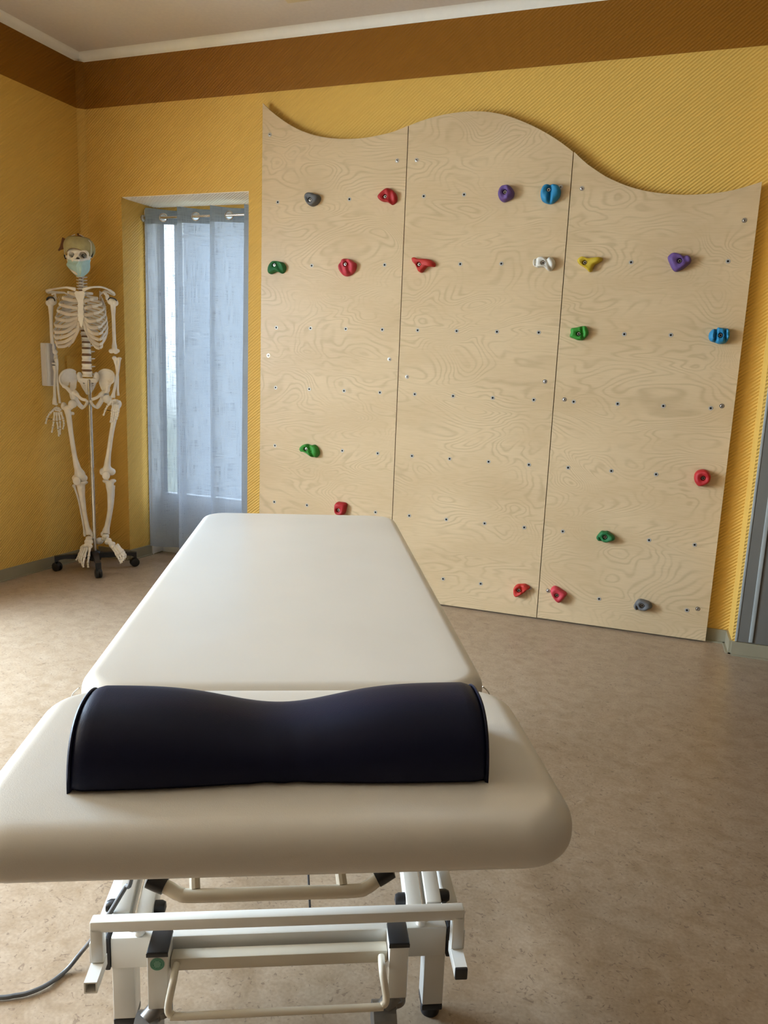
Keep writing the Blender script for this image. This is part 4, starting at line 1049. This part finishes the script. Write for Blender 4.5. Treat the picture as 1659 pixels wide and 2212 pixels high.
b.tube(cr(lp_, 5), .0062, 12); tb(b, 'lift_pedal_loop', M['cream_metal'])
# all-round switch bar
b = B(); x0, x1, zt_, zb_ = -.337, .274, .278, .203; D0, D1 = 1.083, 1.103
b.box((x0, D0, zt_-.020), (x1, D1, zt_), .003)
b.box((x0, D0, zb_), (x0+.020, D1, zt_-.012), .002); b.box((x1-.020, D0, zb_), (x1, D1, zt_-.012), .002)
sw = tb(b, 'switch_bar', W)
for x in (x0, x1-.020):
    b = B(); y0, y1 = 1.045, 1.1045; z0, z1 = zb_-.020, zb_-.0002; t = .0022
    b.box((x, y0, z0), (x+.020, y1, z0+t)); b.box((x, y0, z1-t), (x+.020, y1, z1)); b.box((x, y0, z0+t), (x+t, y1, z1-t)); b.box((x+.020-t, y0, z0+t), (x+.020, y1, z1-t))
    b.box((x+t, 1.10, z0+t), (x+.020-t, 1.105, z1-t))
    tb(b, 'switch_arm', W, sw)
b = B(); b.box((x1-.0205, 1.040, zb_-.0205), (x1+.0005, 1.046, zb_+.0003), .002); tb(b, 'arm_cap', M['black'], sw, 'black plastic cap on the right arm')
for x in (x0+.062, x1-.062):
    b = B(); b.tube([(x, 1.15, .2005), (x, 1.15, .2130), (x, 1.10, .256)], .009, 14); tb(b, 'bar_stud', W, sw)
# head section handle
b = B(); hz_ = .452
hp = [(-.192, .930, .458), (-.182, .927, .455), (-.166, .922, .449), (-.145, .920, .447), (-.03, .920, .447), (.070, .920, .447), (.090, .922, .450), (.103, .927, .456), (.110, .930, .460)]
b.tube(cr(hp, 5), .0092, 14); hb = tb(b, 'head_handle', M['cream_metal'])
for (p, q) in (((-.192, .930, .458), (-.209, .934, .464)), ((.110, .930, .460), (.126, .934, .468))):
    p = Vector(p); q = Vector(q); b = B(); d = (q-p).normalized(); b.tube([p-d*.006, p+d*.004, q, q+d*.002], [.0112, .0116, .0116, .006], 16); tb(b, 'grip_cap', M['black'], hb, 'black rubber grip end')
for x in (-.146, .056):
    b = B(); b.tube(cr([(x, .926, .452), (x-.003, .945, .470), (x-.004, .99, .50), (x-.004, 1.05, .5775)], 4), .0075, 10)
    tb(b, 'handle_bracket', M['cream_metal'], hb)
# green round sticker with ring of pale lettering
sx_, sz_ = -.2335, .1915
b = B(); b.lathe((sx_, 1.0898, sz_), (0, -1, 0), [(0, 0), (.0118, 0), (.0118, .0003), (0, .0003)], 36); st = tb(b, 'inspection_sticker', M['green_sticker'], label='round green inspection sticker')
def txt(body, size, mat, loc, parent, ang_=0):
    cu = bpy.data.curves.new('lettering', 'FONT'); cu.body = body; cu.size = size; cu.align_x = 'CENTER'; cu.align_y = 'CENTER'; cu.extrude = .00005
    o = bpy.data.objects.new('lettering', cu); COL.objects.link(o)
    bpy.context.view_layer.update(); dg = bpy.context.evaluated_depsgraph_get()
    me = bpy.data.meshes.new_from_object(o.evaluated_get(dg)); bpy.data.objects.remove(o)
    me.materials.clear(); me.materials.append(mat)
    o = bpy.data.objects.new('lettering', me); COL.objects.link(o); o.parent = parent
    mt = Matrix.Translation(Vector(loc)-Vector((OC[0], OC[1], 0))) @ Matrix.Rotation(-ang_, 4, 'Y') @ Matrix.Rotation(PI/2, 4, 'X')
    me.transform(mt); return me
b = B()
for rr_ in (.0112, .0080):
    b.tube([(sx_+rr_*math.cos(2*PI*k/36), 1.0893, sz_+rr_*math.sin(2*PI*k/36)) for k in range(36)], .00018, 5, closed=True)
for k in range(26):
    a = 2*PI*k/26; c = Vector((sx_+.0096*math.cos(a), 1.0893, sz_+.0096*math.sin(a))); t = Vector((math.cos(a), 0, math.sin(a)))
    b.tube([c-t*.0009, c+t*.0009], .00030, 5)
for k, w in enumerate((.0035, .0055, .0062, .0050, .0055, .0035)):
    z = sz_+.0052-.0021*k
    b.box((sx_-w, 1.0890, z-.0005), (sx_+w, 1.0894, z+.0005))
tb(b, 'sticker_print', M['sticker_ink'], st, 'pale green ring of print on the sticker')

# power cord
cpx = [(0,2155,.006),(30,2151,.006),(61,2145,.006),(102,2127,.006),(143,2096,.006),(174,2059,.03),(193,2036,.07),(209,2013,.13),(225,1989,.19),(240,1968,.21),(258,1938,.225),(272,1915,.235),(284,1895,.25)]
P = [wz(u, v, z) for (u, v, z) in cpx]
pre = wz(-160, 2165, .006)
b = B(); b.tube(cr([pre]+P+[P[-1]+tdir*.10+UP*.10], 6), .0042, 10); o = b.build('power_cord', M['cord']); tag(o, 'grey power cord curving over the floor to the table base', 'cord')
# thin hand switch cable behind the actuator
b = B(); b.tube(cr([(-.006, 1.60, .24), (.004, 1.45, .20), (.012, 1.34, .17), (.018, 1.30, .10)], 6), .0022, 8); tb(b, 'control_cable', M['rubber'])

# ------------------------------------------------------------------ PILLOW
prow = empty('neck_roll', TO+TN*(-.02)+tdir*.90+UP*.66, ta); tag(prow, 'dark navy vinyl half-roll cushion with a dip in the middle, on the head section', 'cushion')
b = B(); vs = []; fs = []; nu, nv = 60, 28
PL, PR = -.276, .229
def pprof(u, a):
    "u along the roll -1..1, a 0..pi from front bottom over the top to back bottom"
    dip = math.exp(-((u+.04)/.40)**2)
    h = .088-.026*dip; w = .082-.009*dip
    e = 1-max(0, (abs(u)-.93)/.07)**2*.10
    ca, sa = math.cos(a), math.sin(a)
    y = .906-w*(1 if ca > 0 else -1)*abs(ca)**.80*e
    z = .6625+h*abs(sa)**.86*e
    return y, z
for i in range(nu+1):
    u = -1+2*i/nu
    for j in range(nv+1):
        a = PI*j/nv; y, z = pprof(u, a)
        x = (PL+PR)/2+(PR-PL)/2*u
        y += .004*u
        wr = .0016*math.sin((x+.03)*150+z*30)*math.exp(-((u+.02)/.16)**2)*max(0, math.cos(a))
        vs.append((x, y-wr, z))
nn = nv+1
for i in range(nu):
    for j in range(nv): fs.append((i*nn+j, i*nn+j+1, (i+1)*nn+j+1, (i+1)*nn+j))
    fs.append((i*nn, (i+1)*nn, (i+1)*nn+nv, i*nn+nv))
fs += [tuple(range(nn)), tuple(nu*nn+j for j in range(nn))[::-1]]
b._new(vs, fs)
bv = [e for e in b.bm.edges if e.is_boundary]
bmesh.ops.remove_doubles(b.bm, verts=b.bm.verts[:], dist=1e-6)
b.bm.faces.ensure_lookup_table()
ee = [e for e in b.bm.edges if len(e.link_faces) == 2 and e.calc_face_angle() > math.radians(50)]
bmesh.ops.bevel(b.bm, geom=ee, offset=.005, segments=3, affect='EDGES')
pobj = b.build('roll_cover', M['navy'], prow, org=(-.02, .90, .66), ang=60)
for u in (-1, 1):
    b = B(); pts = []
    for j in range(nv+1):
        y, z = pprof(u*.985, PI*j/nv); pts.append(((PL+PR)/2+(PR-PL)/2*u*.990, y+.004*u, z+.001))
    b.tube(pts, .0011, 6)
    b.build('seam', M['navy'], prow, org=(-.02, .90, .66))

# ------------------------------------------------------------------ OUTSIDE LIGHT
w = bpy.data.worlds.new('World'); scn.world = w; w.use_nodes = True; nt = w.node_tree
bg = nt.nodes['Background']; tc = N(nt, 'ShaderNodeTexCoord'); sp = N(nt, 'ShaderNodeSeparateXYZ'); L(nt, tc.outputs['Generated'], sp.inputs[0])
L(nt, ramp(nt, math_n(nt, 'MULTIPLY_ADD', sp.outputs[2], .5), [(.46, (.16, .19, .16)), (.53, (.86, .93, 1.0)), (1.0, (.70, .86, 1.08))]), bg.inputs[0])
[n for n in nt.nodes if n.type == 'MATH'][0].inputs[2].default_value = .5
bg.inputs[1].default_value = 7.5
def portal(c, sx, sy, rot):
    ld = bpy.data.lights.new('window_portal', 'AREA'); ld.shape = 'RECTANGLE'; ld.size = sx; ld.size_y = sy; ld.cycles.is_portal = True
    o = bpy.data.objects.new('window_portal', ld); COL.objects.link(o); o.location = c; o.rotation_euler = rot
for (y0, y1, z0, z1) in WIN:
    ld = bpy.data.lights.new('window_daylight', 'AREA'); ld.shape = 'RECTANGLE'; ld.size = z1-z0; ld.size_y = y1-y0; ld.energy = 185 if y0 < -3.2 else 620; ld.color = (1.0, .83, .60) if y0 < -3.2 else (.68, .83, 1.0)
    o = bpy.data.objects.new('window_daylight', ld); COL.objects.link(o); tl = .22 if y0 < -3.2 else .72; o.location = (lw((y0+y1)/2)-.36-(z1-z0)/2*math.sin(tl), (y0+y1)/2, (z0+z1)/2+.15*tl); o.rotation_euler = (0, -PI/2+tl, -math.atan(.064))
portal(((-.825+NR)/2, .37, 1.15), .73, 1.65, (-PI/2, 0, 0))

# added house outside, cuts the sky light behind the right pane
bx = wy(388, 600, 6.0).x
hs = empty('sky_blocker', (bx+3, 8, -1.5)); tag(hs, 'added house outside, dimly seen through the curtain', 'blocker')
b = B(); b.box((bx, 6, -1.5), (bx+6, 10, 5.5)); b.build('blocker_wall', plain('darkened render', (.22, .235, .26), .9), hs, org=hs.location)  # render kept dark so the pane in front looks dimmer
b = B(); b.prism([(bx-.2, 5.8, 5.5), (bx+6.2, 5.8, 5.5), (bx+6.2, 10.2, 5.5), (bx-.2, 10.2, 5.5)], (0, 0, .3)); b.build('blocker_cap', plain('roof tile', (.25, .12, .08), .9), hs, org=hs.location)  # top slab of the added blocker
# ------------------------------------------------------------------ CAMERA
cd = bpy.data.cameras.new('Camera'); cam = bpy.data.objects.new('Camera', cd); COL.objects.link(cam)
cd.sensor_fit = 'HORIZONTAL'; cd.sensor_width = 36; cd.lens = F_PX/1659*36; cd.clip_start = .05
R3 = Matrix((rt2, -dn2, -fw)).transposed(); cam.matrix_world = Matrix.Translation(CAM) @ R3.to_4x4()
scn.camera = cam
vs_ = scn.view_settings; vs_.view_transform = 'Standard'; vs_.look = 'None'; vs_.gamma = 1; vs_.use_curve_mapping = False; vs_.exposure = -.08
